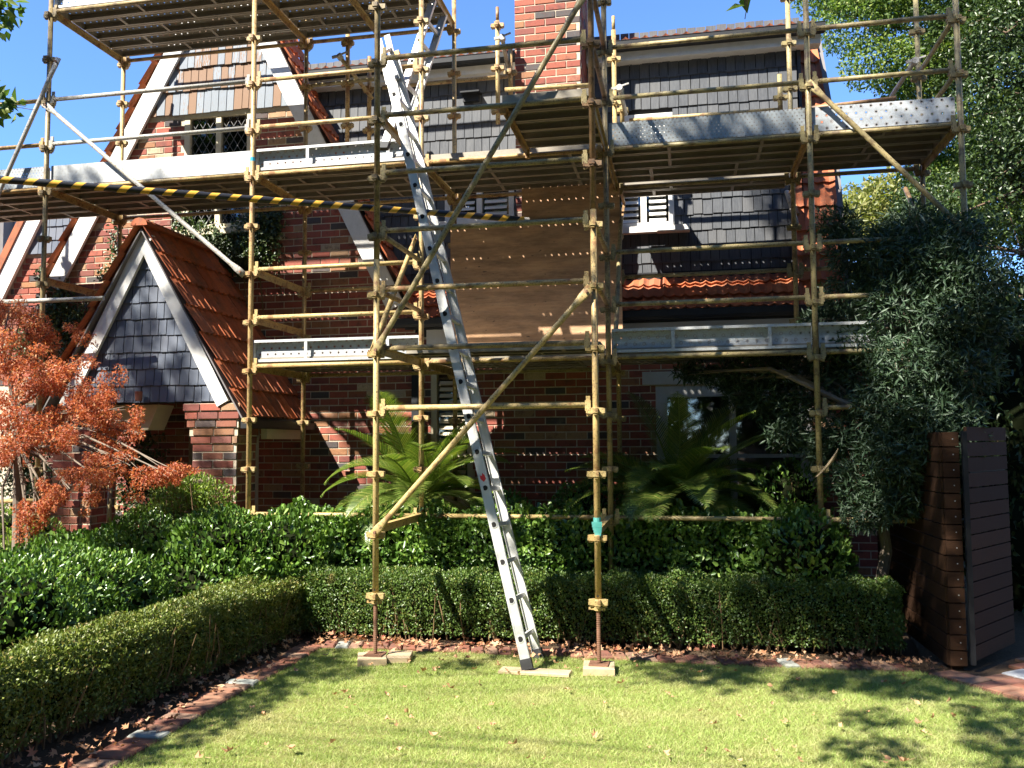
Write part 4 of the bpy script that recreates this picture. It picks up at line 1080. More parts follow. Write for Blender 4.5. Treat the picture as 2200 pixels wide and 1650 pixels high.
# boards on the ground
def slab(name, cx, cy, l, w, h, ang, z0, label, cat, grp=None, mat='sole_timber'):
    m_ = MB(); T = Matrix.Translation((cx, cy, z0)) @ Matrix.Rotation(ang, 4, 'Z')
    c_ = 0.004
    m_.add([T @ Vector(p) for p in ((-l/2, -w/2, 0), (l/2, -w/2, 0), (l/2, w/2, 0), (-l/2, w/2, 0), (-l/2, -w/2, h-c_), (l/2, -w/2, h-c_), (l/2, w/2, h-c_), (-l/2, w/2, h-c_), (-l/2+c_, -w/2+c_, h), (l/2-c_, -w/2+c_, h), (l/2-c_, w/2-c_, h), (-l/2+c_, w/2-c_, h))],
           [(0,3,2,1),(0,1,5,4),(1,2,6,5),(2,3,7,6),(3,0,4,7),(4,5,9,8),(5,6,10,9),(6,7,11,10),(7,4,8,11),(8,9,10,11)])
    o = m_.build(name, mat); tag(o, label, cat, grp); return o
slab('sole_board', XS[3] - 0.02, YT - 0.02, 0.23, 0.26, 0.055, 0.35, -0.002, 'timber sole block under the left front scaffold standard', 'board')
slab('sole_board', XS[3] + 0.17, YT + 0.10, 0.20, 0.24, 0.045, 0.2, -0.002, 'weathered timber offcut behind the left sole block', 'board')
slab('sole_board', XS[4], YT - 0.01, 0.24, 0.25, 0.055, 0.08, -0.002, 'timber sole block under the right front scaffold standard', 'board')
lc = 0.5 * (la0 + lb0)
slab('foot_board', la0.x + 0.07, la0.y - 0.0, 0.55, 0.14, 0.022, -0.04, 0.0, 'flat timber board on the lawn under the ladder foot', 'board')

# plywood
def ply(px0, px1, pz0, pz1, Y, tilt, label):
    a, b = PY(px0, 600, Y), PY(px1, 600, Y)
    m_ = MB(); m_.box(a.x, b.x, Y, Y + 0.016, pz0, pz1); o = m_.build('plywood_sheet', 'plywood'); tag(o, label, 'plywood', None); return o
ply(968, 1336, LV(0) + 0.10, PY(1100, 476, 9.30).z, 9.30, 0, 'large brown plywood sheet standing on the lower deck behind the ladder tower')
ply(1122, 1334, LV(0) + 0.10, PY(1200, 400, 9.33).z, 9.325, 0, 'narrower plywood sheet showing above the large brown one')

# hazard striped tube
hr, hl = PY(1125, 472, 7.8), PY(0, 386, 5.72)
dv = (hr - hl).normalized(); h0 = hl - dv * 1.6
hz = root('hazard_tube', h0, 'black and yellow striped tape wrapped tube crossing in front of the scaffold', 'tube')
m_ = MB(); L = (hr - h0).length
npt = 60
m_.tube([(L * i / npt, 0, 0) for i in range(npt + 1)], [0.0285 + 0.0022 * math.sin(i * 2.3) + 0.0015 * math.sin(i * 5.1) for i in range(npt + 1)], 14)
o = m_.build('wrapped_tube', 'hazard', hz, True, wm=frame(h0, dv))
m_ = MB(); m_.tube([(L - 0.02, 0, 0), (L + 0.05, 0, 0)], 0.024, 12); m_.build('tube_end', 'galv_tube', hz, wm=frame(h0, dv))

# ------------------------------------------------------------------ planting
def hedge(name, label, p0, p1, depth, height, n, L, W, mat, shape='diamond', bump=0.035, jit=0.07, twigs=0, z0=0.05, up=0.4, group=None, faces=(0.5, 0.34, 0.16), back=False):
    """clipped hedge: front line p0-p1, depth backwards (to the left of p0->p1)"""
    p0, p1 = np.array(p0, float), np.array(p1, float)
    d = (p1 - p0); Ln = np.linalg.norm(d); d /= Ln; q = np.array([-d[1], d[0]])
    r = root(name, (*(0.5 * (p0 + p1) + q * depth / 2), 0), label, 'hedge', group)
    f = rng.random(n); s = rng.random(n) * Ln; t = rng.random(n) * depth; z = z0 + (height - z0) * rng.random(n) ** 0.85
    N = np.zeros((n, 3)); fr_ = f < faces[0]; tp = (f >= faces[0]) & (f < faces[0] + faces[1]); en = f >= faces[0] + faces[1]
    t[fr_] = 0; N[fr_] = (-q[0], -q[1], 0); z[tp] = height; N[tp] = (0, 0, 1)
    e1 = en & (rng.random(n) < 0.5); e0 = en & ~e1
    s[e1] = Ln; N[e1] = (d[0], d[1], 0); s[e0] = 0; N[e0] = (-d[0], -d[1], 0)
    P = np.stack([p0[0] + d[0] * s + q[0] * t, p0[1] + d[1] * s + q[1] * t, z], 1)
    # round the long top edges
    edge = np.minimum(t, depth - t); P[:, 2] -= np.where(tp, np.clip(0.07 - edge, 0, 1) * 0.7, 0)
    inw = np.where(fr_, np.clip(z - (height - 0.07), 0, 1) * 0.7, 0)
    wv = waves(P, 1.0, len(name)) * bump + waves(P, 2.6, 2.0) * bump * 1.1 + waves(P, 6.3, 4.0) * bump * 0.6
    P += N * (wv - np.abs(rng.normal(0, jit, n)) + 0.02)[:, None] - N * inw[:, None]
    Nn = unit(N + rng.normal(0, 0.55, (n, 3)) + np.array([0, 0, up]))
    A = unit(rng.normal(0, 0.75, (n, 3)) + N * 0.6 + np.array([0, 0, 0.7]))
    sz = L * (0.65 + 0.6 * rng.random(n))
    leaves('foliage', P, A, Nn, sz, sz * W, mat, r, None, shape)
    i_ = 0.085
    c0 = p0 + d * i_ + q * i_; c1 = p1 - d * i_ + q * i_
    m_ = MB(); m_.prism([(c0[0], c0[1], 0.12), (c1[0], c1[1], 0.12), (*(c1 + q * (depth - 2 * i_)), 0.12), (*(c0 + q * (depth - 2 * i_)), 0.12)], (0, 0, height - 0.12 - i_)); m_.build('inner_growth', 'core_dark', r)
    m_ = MB()
    for k in range(twigs):
        ss = random.random() * Ln; tt = random.uniform(0.0, 0.6) * depth
        b = np.array([*(p0 + d * ss + q * (tt + 0.05)), 0.0]); a = b + np.array([random.gauss(0, 0.07), random.gauss(0, 0.05), random.uniform(0.15, 0.5)])
        mid = 0.5 * (a + b) + np.array([random.gauss(0, 0.03), random.gauss(0, 0.03), 0.0])
        m_.tube([b, mid, a], [0.007, 0.0055, 0.003], 4, False)
    if twigs: m_.build('stems', 'twig', r)['kind'] = 'stuff'
    return r
# box hedges along the lawn
hedge('box_hedge', 'low clipped box hedge with tiny leaves running behind the ladder tower', (-3.42, 7.56), (1.72, 7.72), 0.46, 0.575, 56000, 0.025, 0.62, 'box_leaf', bump=0.045, jit=0.06, twigs=320)
hedge('box_hedge', 'low yellowish clipped box hedge running towards the camera on the left', (-3.74, 3.3), (-3.44, 7.72), 0.42, 0.54, 60000, 0.025, 0.62, 'box_leaf_yellow', bump=0.045, jit=0.065, twigs=650)
hedge('broadleaf_hedge', 'glossy broad leaved hedge behind the low box hedge on the right', (-4.0, 7.98), (1.30, 8.16), 0.50, 1.03, 21000, 0.062, 0.56, 'broad_leaf', 'oval', bump=0.09, jit=0.09, twigs=60, z0=0.3)
# large sunlit broad leaved mass on the left (rounded)
def shrub(name, label, cat, clumps, n, L, W, mat, shape='oval', stems=None, core=0.66, up=0.5, hollow=0.72, group=None, stem_mat='twig'):
    base = np.mean([c[0] for c in clumps], 0)
    r = root(name, (base[0], base[1], 0), label, cat, group)
    tot = sum(np.prod(c[1]) ** (2 / 3) for c in clumps); Ps = []; Ns = []
    for c, rad in clumps:
        k = int(n * np.prod(rad) ** (2 / 3) / tot)
        P, D = blob(k, c, rad, hollow); P += D * (waves(P, 1.6) * 0.06)[:, None]; Ps.append(P); Ns.append(D)
    P = np.concatenate(Ps); D = np.concatenate(Ns); k = P[:, 2] > 0.05; P, D = P[k], D[k]; n_ = len(P)
    Nn = unit(D * 0.8 + rng.normal(0, 0.5, (n_, 3)) + np.array([0, 0, up])); A = unit(rng.normal(0, 0.6, (n_, 3)) + D * 0.6 + np.array([0, 0, 0.8]))
    sz = L * (0.65 + 0.6 * rng.random(n_))
    leaves('foliage', P, A, Nn, sz, sz * W, mat, r, None, shape)
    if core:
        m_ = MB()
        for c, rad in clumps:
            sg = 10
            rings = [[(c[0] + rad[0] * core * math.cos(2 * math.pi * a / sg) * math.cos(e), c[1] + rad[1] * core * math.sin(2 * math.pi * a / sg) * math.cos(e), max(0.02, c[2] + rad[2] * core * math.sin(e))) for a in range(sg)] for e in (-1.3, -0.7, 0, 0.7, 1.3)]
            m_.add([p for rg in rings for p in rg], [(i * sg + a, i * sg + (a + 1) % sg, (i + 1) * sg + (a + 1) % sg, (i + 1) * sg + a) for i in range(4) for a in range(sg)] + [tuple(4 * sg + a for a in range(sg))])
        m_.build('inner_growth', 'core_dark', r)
    m_ = MB()
    for c, rad in clumps:
        for q_ in range(stems or 3):
            b = Vector((c[0] + random.gauss(0, 0.08), c[1] + random.gauss(0, 0.08), 0)); e = Vector(c) + Vector((random.gauss(0, rad[0] * 0.5), random.gauss(0, rad[1] * 0.5), rad[2] * 0.5))
            m_.tube([b, b.lerp(e, 0.5) + Vector((random.gauss(0, 0.03), random.gauss(0, 0.03), 0)), e], [0.012, 0.009, 0.004], 5, False)
    m_.build('stems', stem_mat, r)['kind'] = 'stuff'
    return r
def at(px, py, Y): return np.array(PY(px, py, Y))
shrub('broadleaf_shrub', 'rounded sunlit broad leaved shrub between the porch and the box hedges', 'shrub',
      [(at(330, 1190, 7.7), (0.62, 0.5, 0.42)), (at(480, 1180, 7.7), (0.6, 0.5, 0.40)), (at(230, 1230, 7.5), (0.5, 0.5, 0.42)), (at(600, 1190, 7.9), (0.55, 0.42, 0.42)), (at(420, 1260, 7.45), (0.8, 0.45, 0.4)), (at(150, 1240, 7.3), (0.5, 0.5, 0.40)), (at(560, 1270, 7.75), (0.6, 0.35, 0.35))],
      17000, 0.062, 0.56, 'broad_leaf')
shrub('azalea_bush', 'twiggy yellow green azalea bush in front of the brick porch pier', 'shrub',
      [(at(380, 1075, 8.05), (0.26, 0.22, 0.18)), (at(455, 1080, 8.1), (0.22, 0.2, 0.20)), (at(310, 1110, 7.95), (0.18, 0.18, 0.12)), (at(420, 1050, 8.1), (0.2, 0.2, 0.15))],
      3400, 0.042, 0.45, 'azalea_leaf', stems=14, core=0, hollow=0.3)
shrub('leafy_hedge', 'dark loose leafy hedge behind the left box hedge', 'hedge',
      [(at(40, 1290, 5.9), (0.45, 0.5, 0.42)), (at(150, 1290, 6.3), (0.5, 0.5, 0.44)), (at(250, 1290, 6.7), (0.45, 0.45, 0.42)), (at(20, 1330, 5.2), (0.45, 0.6, 0.42)), (at(120, 1350, 5.9), (0.5, 0.5, 0.4))],
      13000, 0.05, 0.55, 'broad_leaf')
shrub('light_shrub', 'bright green low shrub behind the maple trunk at the left edge', 'shrub',
      [(at(20, 1150, 8.6), (0.35, 0.3, 0.35)), (at(80, 1170, 8.3), (0.3, 0.3, 0.3)), (at(15, 1230, 7.8), (0.4, 0.3, 0.35))], 3500, 0.05, 0.5, 'azalea_leaf')
for px, py, Y, rad, lb in ((1700, 1060, 8.9, (0.35, 0.3, 0.3), 'small dark shrub under the french window at the end of the hedge'), (1260, 1085, 8.8, (0.35, 0.25, 0.22), 'small dark shrub behind the right tower standard'), (1080, 1095, 8.7, (0.3, 0.2, 0.2), 'small dark shrub beside the left cycad')):
    shrub('low_shrub', lb, 'shrub', [(at(px, py, Y), rad)], 900, 0.05, 0.5, 'broad_leaf')
# end clump of the right broad leaved hedge
shrub('broadleaf_shrub', 'loose end of the broad leaved planting beside the olive trunk', 'shrub',
      [(at(1745, 1190, 7.98), (0.30, 0.25, 0.38)), (at(1690, 1200, 8.0), (0.3, 0.25, 0.36))], 1500, 0.066, 0.5, 'broad_leaf')

# ivy on the walls
def ivy(name, label, patches, n, Y):
    r = root(name, (patches[0][0] and PY(patches[0][0], patches[0][1], Y).x, Y, 0), label, 'ivy')
    Ps = []
    tot = sum(p[2] * p[3] for p in patches)
    for px, py, rx, ry in patches:
        k = int(n * rx * ry / tot); c = PY(px, py, Y); sc = F_PX / 10.4
        g = rng.normal(0, 0.5, (k, 2)); g = g[np.abs(g).max(1) < 1.1]; k = len(g)
        Ps.append(np.stack([c.x + g[:, 0] * rx / sc, np.full(k, Y - 0.03) - np.abs(rng.normal(0, 0.05, k)), c.z + g[:, 1] * ry / sc], 1))
    P = np.concatenate(Ps); k = len(P)
    Nn = unit(np.array([0, -1, 0.5]) + rng.normal(0, 0.5, (k, 3))); A = unit(rng.normal(0, 0.6, (k, 3)) + np.array([0, -0.3, -0.7]))
    sz = 0.045 * (0.5 + 0.8 * rng.random(k)); leaves('foliage', P, A, Nn, sz, sz * 0.8, 'ivy_leaf', r, None, 'oval')
    m_ = MB()
    for px, py, rx, ry in patches:
        c = PY(px, py, Y); z = c.z - ry / 180
        m_.tube([(c.x + 0.1, Y - 0.012, max(0.1, z - 0.6)), (c.x + 0.03, Y - 0.014, z), (c.x - 0.06, Y - 0.012, c.z), (c.x + 0.02, Y - 0.012, c.z + ry / 260)], [0.009, 0.007, 0.005, 0.003], 5, False)
    m_.build('vine', 'twig', r); return r
ivy('ivy', 'green ivy climbing the brick gable beside the porch roof', [(480, 535, 60, 50), (555, 520, 55, 75), (430, 505, 45, 30), (590, 480, 30, 50), (400, 480, 25, 30), (520, 560, 60, 30)], 5200, YB)
ivy('ivy', 'sparse ivy sprays on the sunlit brick left of the porch peak', [(255, 520, 22, 45), (262, 560, 22, 20), (235, 590, 25, 22)], 260, YB)
ivy('ivy', 'thick dark ivy on the brick wall left of the porch', [(110, 700, 60, 60), (170, 690, 50, 50), (140, 640, 30, 40), (70, 740, 60, 40), (100, 600, 14, 40), (180, 750, 50, 50)], 4200, YB)
ivy('ivy', 'ivy covering the dark porch wall behind the maple', [(300, 1010, 70, 130), (60, 1000, 70, 130), (90, 1090, 60, 60)], 5200, 9.6)

# cycads
def frond_mesh(L, bend, nl=58):
    """feathered frond along +X rising in Z; leaflets both sides"""
    P, A, N, S_ = [], [], [], []
    pts = []
    for i in range(nl):
        t = i / (nl - 1); a = 0.95 - bend * t
        if i == 0: x, z = 0.0, 0.0
        else: x += L / nl * math.cos(a); z += L / nl * math.sin(a)
        pts.append((x, 0, z))
        if t > 0.10:
            ln = 0.20 * math.sin(math.pi * min(1, 0.12 + t * 0.90)) ** 0.6 + 0.02
            for s in (-1, 1):
                P.append((x, 0, z)); dr = (math.cos(a) * 0.62, s * 0.78, math.sin(a) * 0.62 + 0.30)
                A.append(dr); N.append((-math.sin(a), -s * 0.35, math.cos(a))); S_.append(ln * random.uniform(0.9, 1.05))
    P, A, N, S_ = map(np.array, (P, A, N, S_))
    A = unit(A); B = unit(np.cross(N, A)); Nn = np.cross(A, B); w = 0.0105; k = len(P)
    V = np.empty((k, 5, 3)); 
    V[:, 0] = P + B * w * 0.4; V[:, 1] = P - B * w * 0.4; V[:, 2] = P + A * S_[:, None] * 0.6 - B * w * 0.5 - Nn * 0.006; V[:, 3] = P + A * S_[:, None] * 0.6 + B * w * 0.5 - Nn * 0.006; V[:, 4] = P + A * S_[:, None] - Nn * 0.03
    F = np.array([(0, 1, 2), (0, 2, 3), (3, 2, 4)])[None] + (np.arange(k) * 5)[:, None, None]
    b = MB(); b.tube(pts[::6] + [pts[-1]], [0.011 - 0.009 * i / 10 for i in range(len(pts[::6]) + 1)], 5, False)
    n0 = V.reshape(-1, 3); 
    b.add([tuple(v) for v in n0], [tuple(f) for f in F.reshape(-1, 3)])
    return b.mesh('frond', 'cycad_leaf')
FRM = [frond_mesh(1.15, 1.15), frond_mesh(1.05, 1.6), frond_mesh(1.2, 0.8), frond_mesh(0.95, 2.0)]
def cycad(c, n, label, sc=1.0, ht=0.35, drop=1.25):
    r = root('cycad', (c[0], c[1], 0), label, 'cycad', None)
    m_ = MB(); m_.tube([(c[0], c[1], 0), (c[0], c[1], ht), (c[0], c[1], c[2])], [0.14, 0.15, 0.09], 10); m_.build('trunk', 'bark_brown', r)
    for i in range(n):
        az = 2.399963 * i + random.uniform(-0.2, 0.2); el = 1.0 - drop * ((i / n) ** 0.8) + random.uniform(-0.08, 0.08)
        me = FRM[(2, 0, 1, 3)[min(3, int(4 * i / n))]] if random.random() < 0.7 else random.choice(FRM)
        s = sc * random.uniform(0.85, 1.1)
        inst('frond', me, r, Matrix.Translation((c[0], c[1], c[2])) @ Matrix.Rotation(az, 4, 'Z') @ Matrix.Rotation(-el + 0.55, 4, 'Y') @ Matrix.Rotation(random.uniform(-0.3, 0.3), 4, 'X') @ Matrix.Scale(s, 4))
cycad(at(900, 1075, 8.72), 40, 'sunlit sago cycad with arching feather fronds behind the left tower standard', 1.15)
cycad(at(1455, 1095, 8.95), 40, 'shaded sago cycad in front of the french window', 1.22, drop=0.85)

# trees ---------------------------------------------------------------------
def tree(name, label, base, trunk_pts, trunk_r, clumps, n, L, W, mat, bark, shape='diamond', droop=0.0, hollow=0.2, limb_r=0.03, cat='tree', flat=0.0, hub=None, group=None, limb_clumps=None, hub_from=1):
    r = root(name, base, label, cat, group)
    m_ = MB(); m_.tube(trunk_pts, trunk_r, 9); m_.build('trunk', bark, r)
    hubs = [Vector(p) for p in trunk_pts[hub_from:]]
    lm = MB()
    for c, rad in (limb_clumps or clumps):
        c = Vector(c); h = min(hubs, key=lambda p: (p - c).length + (0.5 if p.z > c.z + 0.3 else 0))
        mid = h.lerp(c, 0.5) + Vector((random.gauss(0, 0.05), random.gauss(0, 0.05), 0.12 * (c - h).length))
        d_ = (c - h).length; rr = min(limb_r, 0.010 + 0.012 * d_)
        lm.tube([h, mid, c], [rr, rr * 0.65, rr * 0.3], 6, False)
        for q_ in range(4):
            e = c + Vector((random.gauss(0, 0.5) * rad[0], random.gauss(0, 0.5) * rad[1], random.gauss(0, 0.5) * rad[2]))
            lm.tube([mid.lerp(c, random.uniform(0.3, 1)), e], [rr * 0.3, 0.002], 4, False)
    lm.build('limbs', bark, r)
    tot = sum(np.prod(c[1]) ** (2 / 3) for c in clumps); Ps, Ds = [], []
    for c, rad in clumps:
        k = int(n * np.prod(rad) ** (2 / 3) / tot)
        P, D = blob(k, np.array(c), rad, hollow); P += D * (waves(P, 2.2) * 0.12 * min(rad))[:, None]; Ps.append(P); Ds.append(D)
    P = np.concatenate(Ps); D = np.concatenate(Ds); k = len(P)
    up = np.array([0, 0, 0.5 + flat])
    Nn = unit(D * 0.5 + rng.normal(0, 0.6, (k, 3)) + up); A = unit(rng.normal(0, 1, (k, 3)) + D * 0.5 + np.array([0, 0, -droop]))
    sz = L * (0.6 + 0.7 * rng.random(k)); leaves('crown', P, A, Nn, sz, sz * W, mat, r, None, shape)
    return r
def C(px, py, Y, rx, ry, rz): return (at(px, py, Y), (rx, ry, rz))
# japanese maple
mp = [Vector(PY(30, 1290, 7.55)), Vector(PY(38, 1100, 7.55)), Vector(PY(38, 960, 7.55)), Vector(PY(30, 880, 7.6))]
mp[0] = Vector((mp[1].x + 0.02, 7.55, 0))
mc = [C(40, 700, 7.55, .26, .3, .07), C(110, 660 + 50, 7.65, .10, .15, .05), C(30, 770, 7.45, .35, .35, .08), C(140, 780, 7.55, .30, .3, .07), C(60, 830, 7.45, .36, .3, .09), C(180, 830, 7.55, .26, .25, .07), C(150, 880, 7.35, .30, .3, .08),
      C(40, 900, 7.45, .3, .3, .07), C(240, 880, 7.45, .24, .22, .07), C(215, 925, 7.40, .2, .2, .06), C(270, 905, 7.50, .10, .12, .05), C(280, 1000, 7.25, .30, .25, .055), C(230, 985, 7.35, .18, .2, .05), C(345, 1010, 7.25, .22, .18, .05), C(210, 1025, 7.25, .28, .22, .05), C(150, 1050, 7.20, .2, .2, .045),
      C(100, 1060, 7.25, .14, .18, .05), C(80, 1095, 7.25, .10, .15, .05), C(60, 1140, 7.25, .09, .13, .06), C(60, 1190, 7.25, .08, .12, .05), C(110, 1080, 7.25, .06, .1, .04), C(20, 660, 7.65, .2, .2, .06), C(300, 930, 7.45, .07, .1, .03), C(385, 1018, 7.25, .09, .1, .03), C(90, 955, 7.45, .25, .2, .06), C(15, 960, 7.45, .2, .2, .06), C(10, 1210, 7.25, .05, .1, .06)]
mc2 = []
for c, rad in mc:
    for q_ in range(8):
        k_ = random.uniform(0.25, 0.55)
        mc2.append((np.array(c) + np.array([random.gauss(0, rad[0] * 0.75), random.gauss(0, rad[1] * 0.8), random.gauss(0, rad[2] * 1.3) - abs(random.gauss(0, 0.03))]), (rad[0] * k_ * 1.1, rad[1] * k_ * 1.1, rad[2] * random.uniform(0.8, 1.7))))
tree('maple_tree', 'small japanese maple with feathery orange red leaves at the left', (mp[0].x, 7.55, 0), mp, [0.055, 0.045, 0.04, 0.03], mc2, 30000, 0.035, 0.46, 'maple_leaf', 'bark_grey', 'maple', 0.9, 0.0, 0.018, flat=0.1, limb_clumps=mc, hub_from=2)
# olive tree
tb = Vector((1.62, 8.45, 0))
op = [tb, Vector(PY(1905, 1180, 8.3)), Vector(PY(1890, 1090, 8.2)), Vector(PY(1890, 900, 8.1)), Vector(PY(1960, 700, 8.0))]
oc = []
for px, py, Y, r_ in ((1800, 480, 8.6, .22), (1850, 540, 8.5, .32), (1930, 540, 8.2, .34), (2010, 560, 8.0, .34), (2080, 600, 7.9, .32), (1840, 640, 8.5, .34), (1940, 650, 8.1, .36), (2040, 680, 7.9, .36), (2110, 700, 8.0, .3), (1860, 740, 8.3, .32), (1960, 780, 7.9, .36), (2070, 790, 7.9, .32),
                     (1830, 830, 8.4, .30), (1920, 870, 8.0, .36), (2020, 890, 7.8, .34), (1840, 930, 8.3, .30), (1930, 970, 7.9, .34), (2030, 960, 7.75, .26), (1850, 1030, 8.2, .28), (1940, 1060, 8.0, .28), (1860, 1100, 8.1, .22), (2080, 935, 7.8, .12), (1760, 700, 8.7, .2),
                     (1690, 800, 8.75, .26), (1620, 800, 8.8, .24), (1560, 810, 8.85, .20), (1500, 800, 8.9, .14), (1640, 860, 8.7, .22), (1720, 870, 8.6, .26), (1590, 850, 8.8, .18), (1690, 930, 8.6, .22), (1790, 780, 8.5, .24), (1960, 480, 8.3, .26), (2050, 510, 8.1, .28), (1770, 960, 8.5, .22), (1470, 800, 8.9, .10)):
    oc.append((at(px, py, Y), (r_, r_ * 0.9, r_ * 0.75)))
tree('olive_tree', 'grey green olive tree with narrow leaves spreading over the right end of the scaffold', tb, op, [0.06, 0.05, 0.045, 0.04, 0.03], oc, 50000, 0.082, 0.20, 'olive_leaf', 'bark_grey', 'diamond', 0.1, 0.15, 0.03)
# tall evergreen trees behind on the right
def scatter(poly_fn, n, Y0, Y1, r0, r1):
    out = []
    while len(out) < n:
        px, py = random.uniform(1740, 2330), random.uniform(-260, 1150)
        if poly_fn(px, py):
            Y = random.uniform(Y0, Y1); r_ = random.uniform(r0, r1); out.append((at(px, py, Y), (r_, r_, r_ * 0.72)))
    return out
def reg_a(x, y):
    if y < 75: return x > 1790
    if y < 110: return x > 1865
    if y < 190: return x > 1870
    if y < 240: return x > 1900
    return y < 520 and x > 1985
def reg_b(x, y): return (x > 2060 if y < 380 else x > 2000 if y < 560 else x > 1900 and y < 1150) and not (2140 < x < 2200 and 90 < y < 140) and not (2110 < x < 2170 and 300 < y < 350)
t1 = Vector((6.0, 14.0, 0)); 
tree('evergreen_tree', 'tall light green leafy tree behind the right end of the scaffold', t1, [t1, Vector((5.4, 13.8, 3)), Vector((4.9, 13.6, 5.0)), Vector((4.4, 13.4, 7)), Vector((4.0, 13.2, 8.5))], [0.28, 0.22, 0.17, 0.12, 0.06], scatter(reg_a, 70, 12.0, 14.0, 0.38, 0.66), 125000, 0.060, 0.48, 'tree_leaf', 'bark_brown', 'diamond', 0.2, 0.45, 0.05)
t2 = Vector((7.2, 12.8, 0))
tree('evergreen_tree', 'dense dark evergreen tree filling the right edge behind the gate', t2, [t2, Vector((6.6, 12.8, 3)), Vector((6.2, 12.6, 5)), Vector((5.6, 12.6, 7.5))], [0.3, 0.24, 0.2, 0.1], scatter(reg_b, 92, 11.0, 14.5, 0.4, 0.75), 130000, 0.062, 0.48, 'tree_leaf_dark', 'bark_brown', 'diamond', 0.2, 0.45, 0.06)
t3 = Vector(PY(1900, 500, 22)); t3.z = 0
tree('pale_tree', 'sunlit yellow green tree far behind between the roof and the evergreen trees', t3, [t3, t3 + Vector((0, 0, 3)), t3 + Vector((0, 0, 5.5))], [0.2, 0.16, 0.1],
     [(at(px, py, 22 + random.uniform(-1, 1)), (0.75, 0.75, 0.6)) for px, py in ((1850, 470), (1900, 500), (1950, 480), (1880, 440), (1850, 540), (1930, 560), (1980, 530), (1860, 620), (1920, 640), (1990, 610), (1830, 450), (1920, 420))], 14000, 0.13, 0.5, 'tree_leaf_pale', 'bark_brown', 'diamond', 0.1, 0.4, 0.05)
# dark screen of bushes behind gate and olive
shrub('screen_bush', 'dark leafy screening bushes behind the timber gate', 'shrub',
      [(at(2000, 1000, 11.0), (1.2, 0.8, 1.2)), (at(2180, 1050, 10.5), (1.0, 0.8, 1.4)), (at(2130, 800, 11.2), (1.2, 0.8, 1.2)), (at(2240, 900, 10.4), (0.9, 0.8, 1.6)), (at(2210, 1200, 9.8), (0.5, 0.5, 0.8)), (at(1900, 800, 11.6), (0.8, 0.8, 1.3))], 15000, 0.08, 0.5, 'tree_leaf_dark', core=0.8)

# street trees beside and behind the camera, whose crowns shade the scene
def LS(p, q_, s):
    """point on the sun ray through light-space (p,q) at Y = 7 - s"""
    return np.array([p - 0.8 * s, 7.0 - s, q_ + 1.4 * s])
sa = []
for p, q_, s, r_ in SHADE_A if 'SHADE_A' in globals() else []:
    sa.append((LS(p, q_, s), (r_, r_, r_ * 0.7)))
rs_ = random.Random(5)
for k in range(130):
    p = rs_.uniform(-2.7, 5.2); q_ = rs_.uniform(3.2, 9.4)
    if q_ > 7.6 and p < -1.7: continue
    if p < -1.9 and rs_.random() < 0.5: continue
    sa.append((LS(p, q_, rs_.uniform(4.2, 6.5)), (rs_.uniform(0.22, 0.45),) * 2 + (0.3,)))
for k in range(48):
    p = rs_.uniform(-0.25, 5.0); q_ = rs_.uniform(-0.3, 3.4)
    sa.append((LS(p, q_, rs_.uniform(4.2, 6.0)), (rs_.uniform(0.2, 0.38),) * 2 + (0.28,)))
for p, q_, r_ in ((0.5, -0.45, .22), (1.1, -0.5, .25), (1.7, -0.4, .25), (2.3, -0.65, .3), (2.6, -1.25, .28), (1.9, -1.35, .2), (2.9, -1.8, .3), (2.3, -2.2, .28), (3.2, -2.4, .35), (-2.2, -0.75, .2), (-2.6, -0.5, .18), (-1.0, 1.25, .18), (-1.4, 1.3, .18), (-0.95, 2.2, .2), (-1.5, 2.0, .18)):
    sa.append((LS(p, q_, max(rs_.uniform(4.2, 5.0), (6.5 - q_ + r_) / 1.96)), (r_, r_, 0.22)))
for k in range(10):
    yy = 4.5 + k * 0.28; p, q_ = -3.06 - 0.8 * (yy - 7) + rs_.uniform(-0.08, 0.12), 1.4 * (yy - 7)
    sa.append((LS(p, q_, (6.8 - q_) / 1.96), (0.24, 0.24, 0.2)))
for k in range(46):
    p = rs_.uniform(-1.45, 1.7); q_ = rs_.uniform(0.75, 2.75)
    if -0.92 < p < -0.25: continue
    sa.append((LS(p, q_, rs_.uniform(4.4, 5.4)), (0.23, 0.23, 0.2)))
for k in range(26):
    sa.append((LS(rs_.uniform(-2.9, -0.75), rs_.uniform(2.3, 4.3), rs_.uniform(4.5, 6.0)), (0.25, 0.25, 0.22)))
sa.append((at(1597, -30, 4.4), (0.07, 0.06, 0.05))); sa.append((at(1600, 10, 4.4), (0.015, 0.02, 0.06)))
A0 = Vector((1.8, -2.2, 0))
tree('street_tree', 'street tree overhead behind the camera whose crown dapples the right side', A0, [A0, Vector((1.5, -1.8, 3.5)), Vector((0.8, -0.6, 6)), Vector((-0.3, 1.2, 9)), Vector((-0.8, 2.0, 12))], [0.3, 0.24, 0.2, 0.13, 0.06], sa, 42000, 0.10, 0.6, 'tree_leaf', 'bark_brown', 'diamond', 0.2, 0.1, 0.013)
sb = []
for k in range(28):
    p = rs_.uniform(-10.5, -6.5); q_ = rs_.uniform(2.6, 7.9)
    sb.append((LS(p, q_, rs_.uniform(3.5, 5.5)), (rs_.uniform(0.22, 0.42),) * 2 + (0.28,)))
for p, q_, r_ in ((-5.3, 1.35, .32), (-5.0, 1.0, .25), (-4.2, -1.2, .25), (-3.9, -2.3, .25), (-4.6, -0.3, .3), (-6.0, 3.6, .2), (-6.4, 4.4, .2)):
    sb.append((LS(p, q_, 4.6), (r_, r_, 0.25)))
for k in range(9):
    sb.append((LS(rs_.uniform(-7.0, -5.7), rs_.uniform(3.9, 6.2), 4.6), (0.17, 0.17, 0.15)))
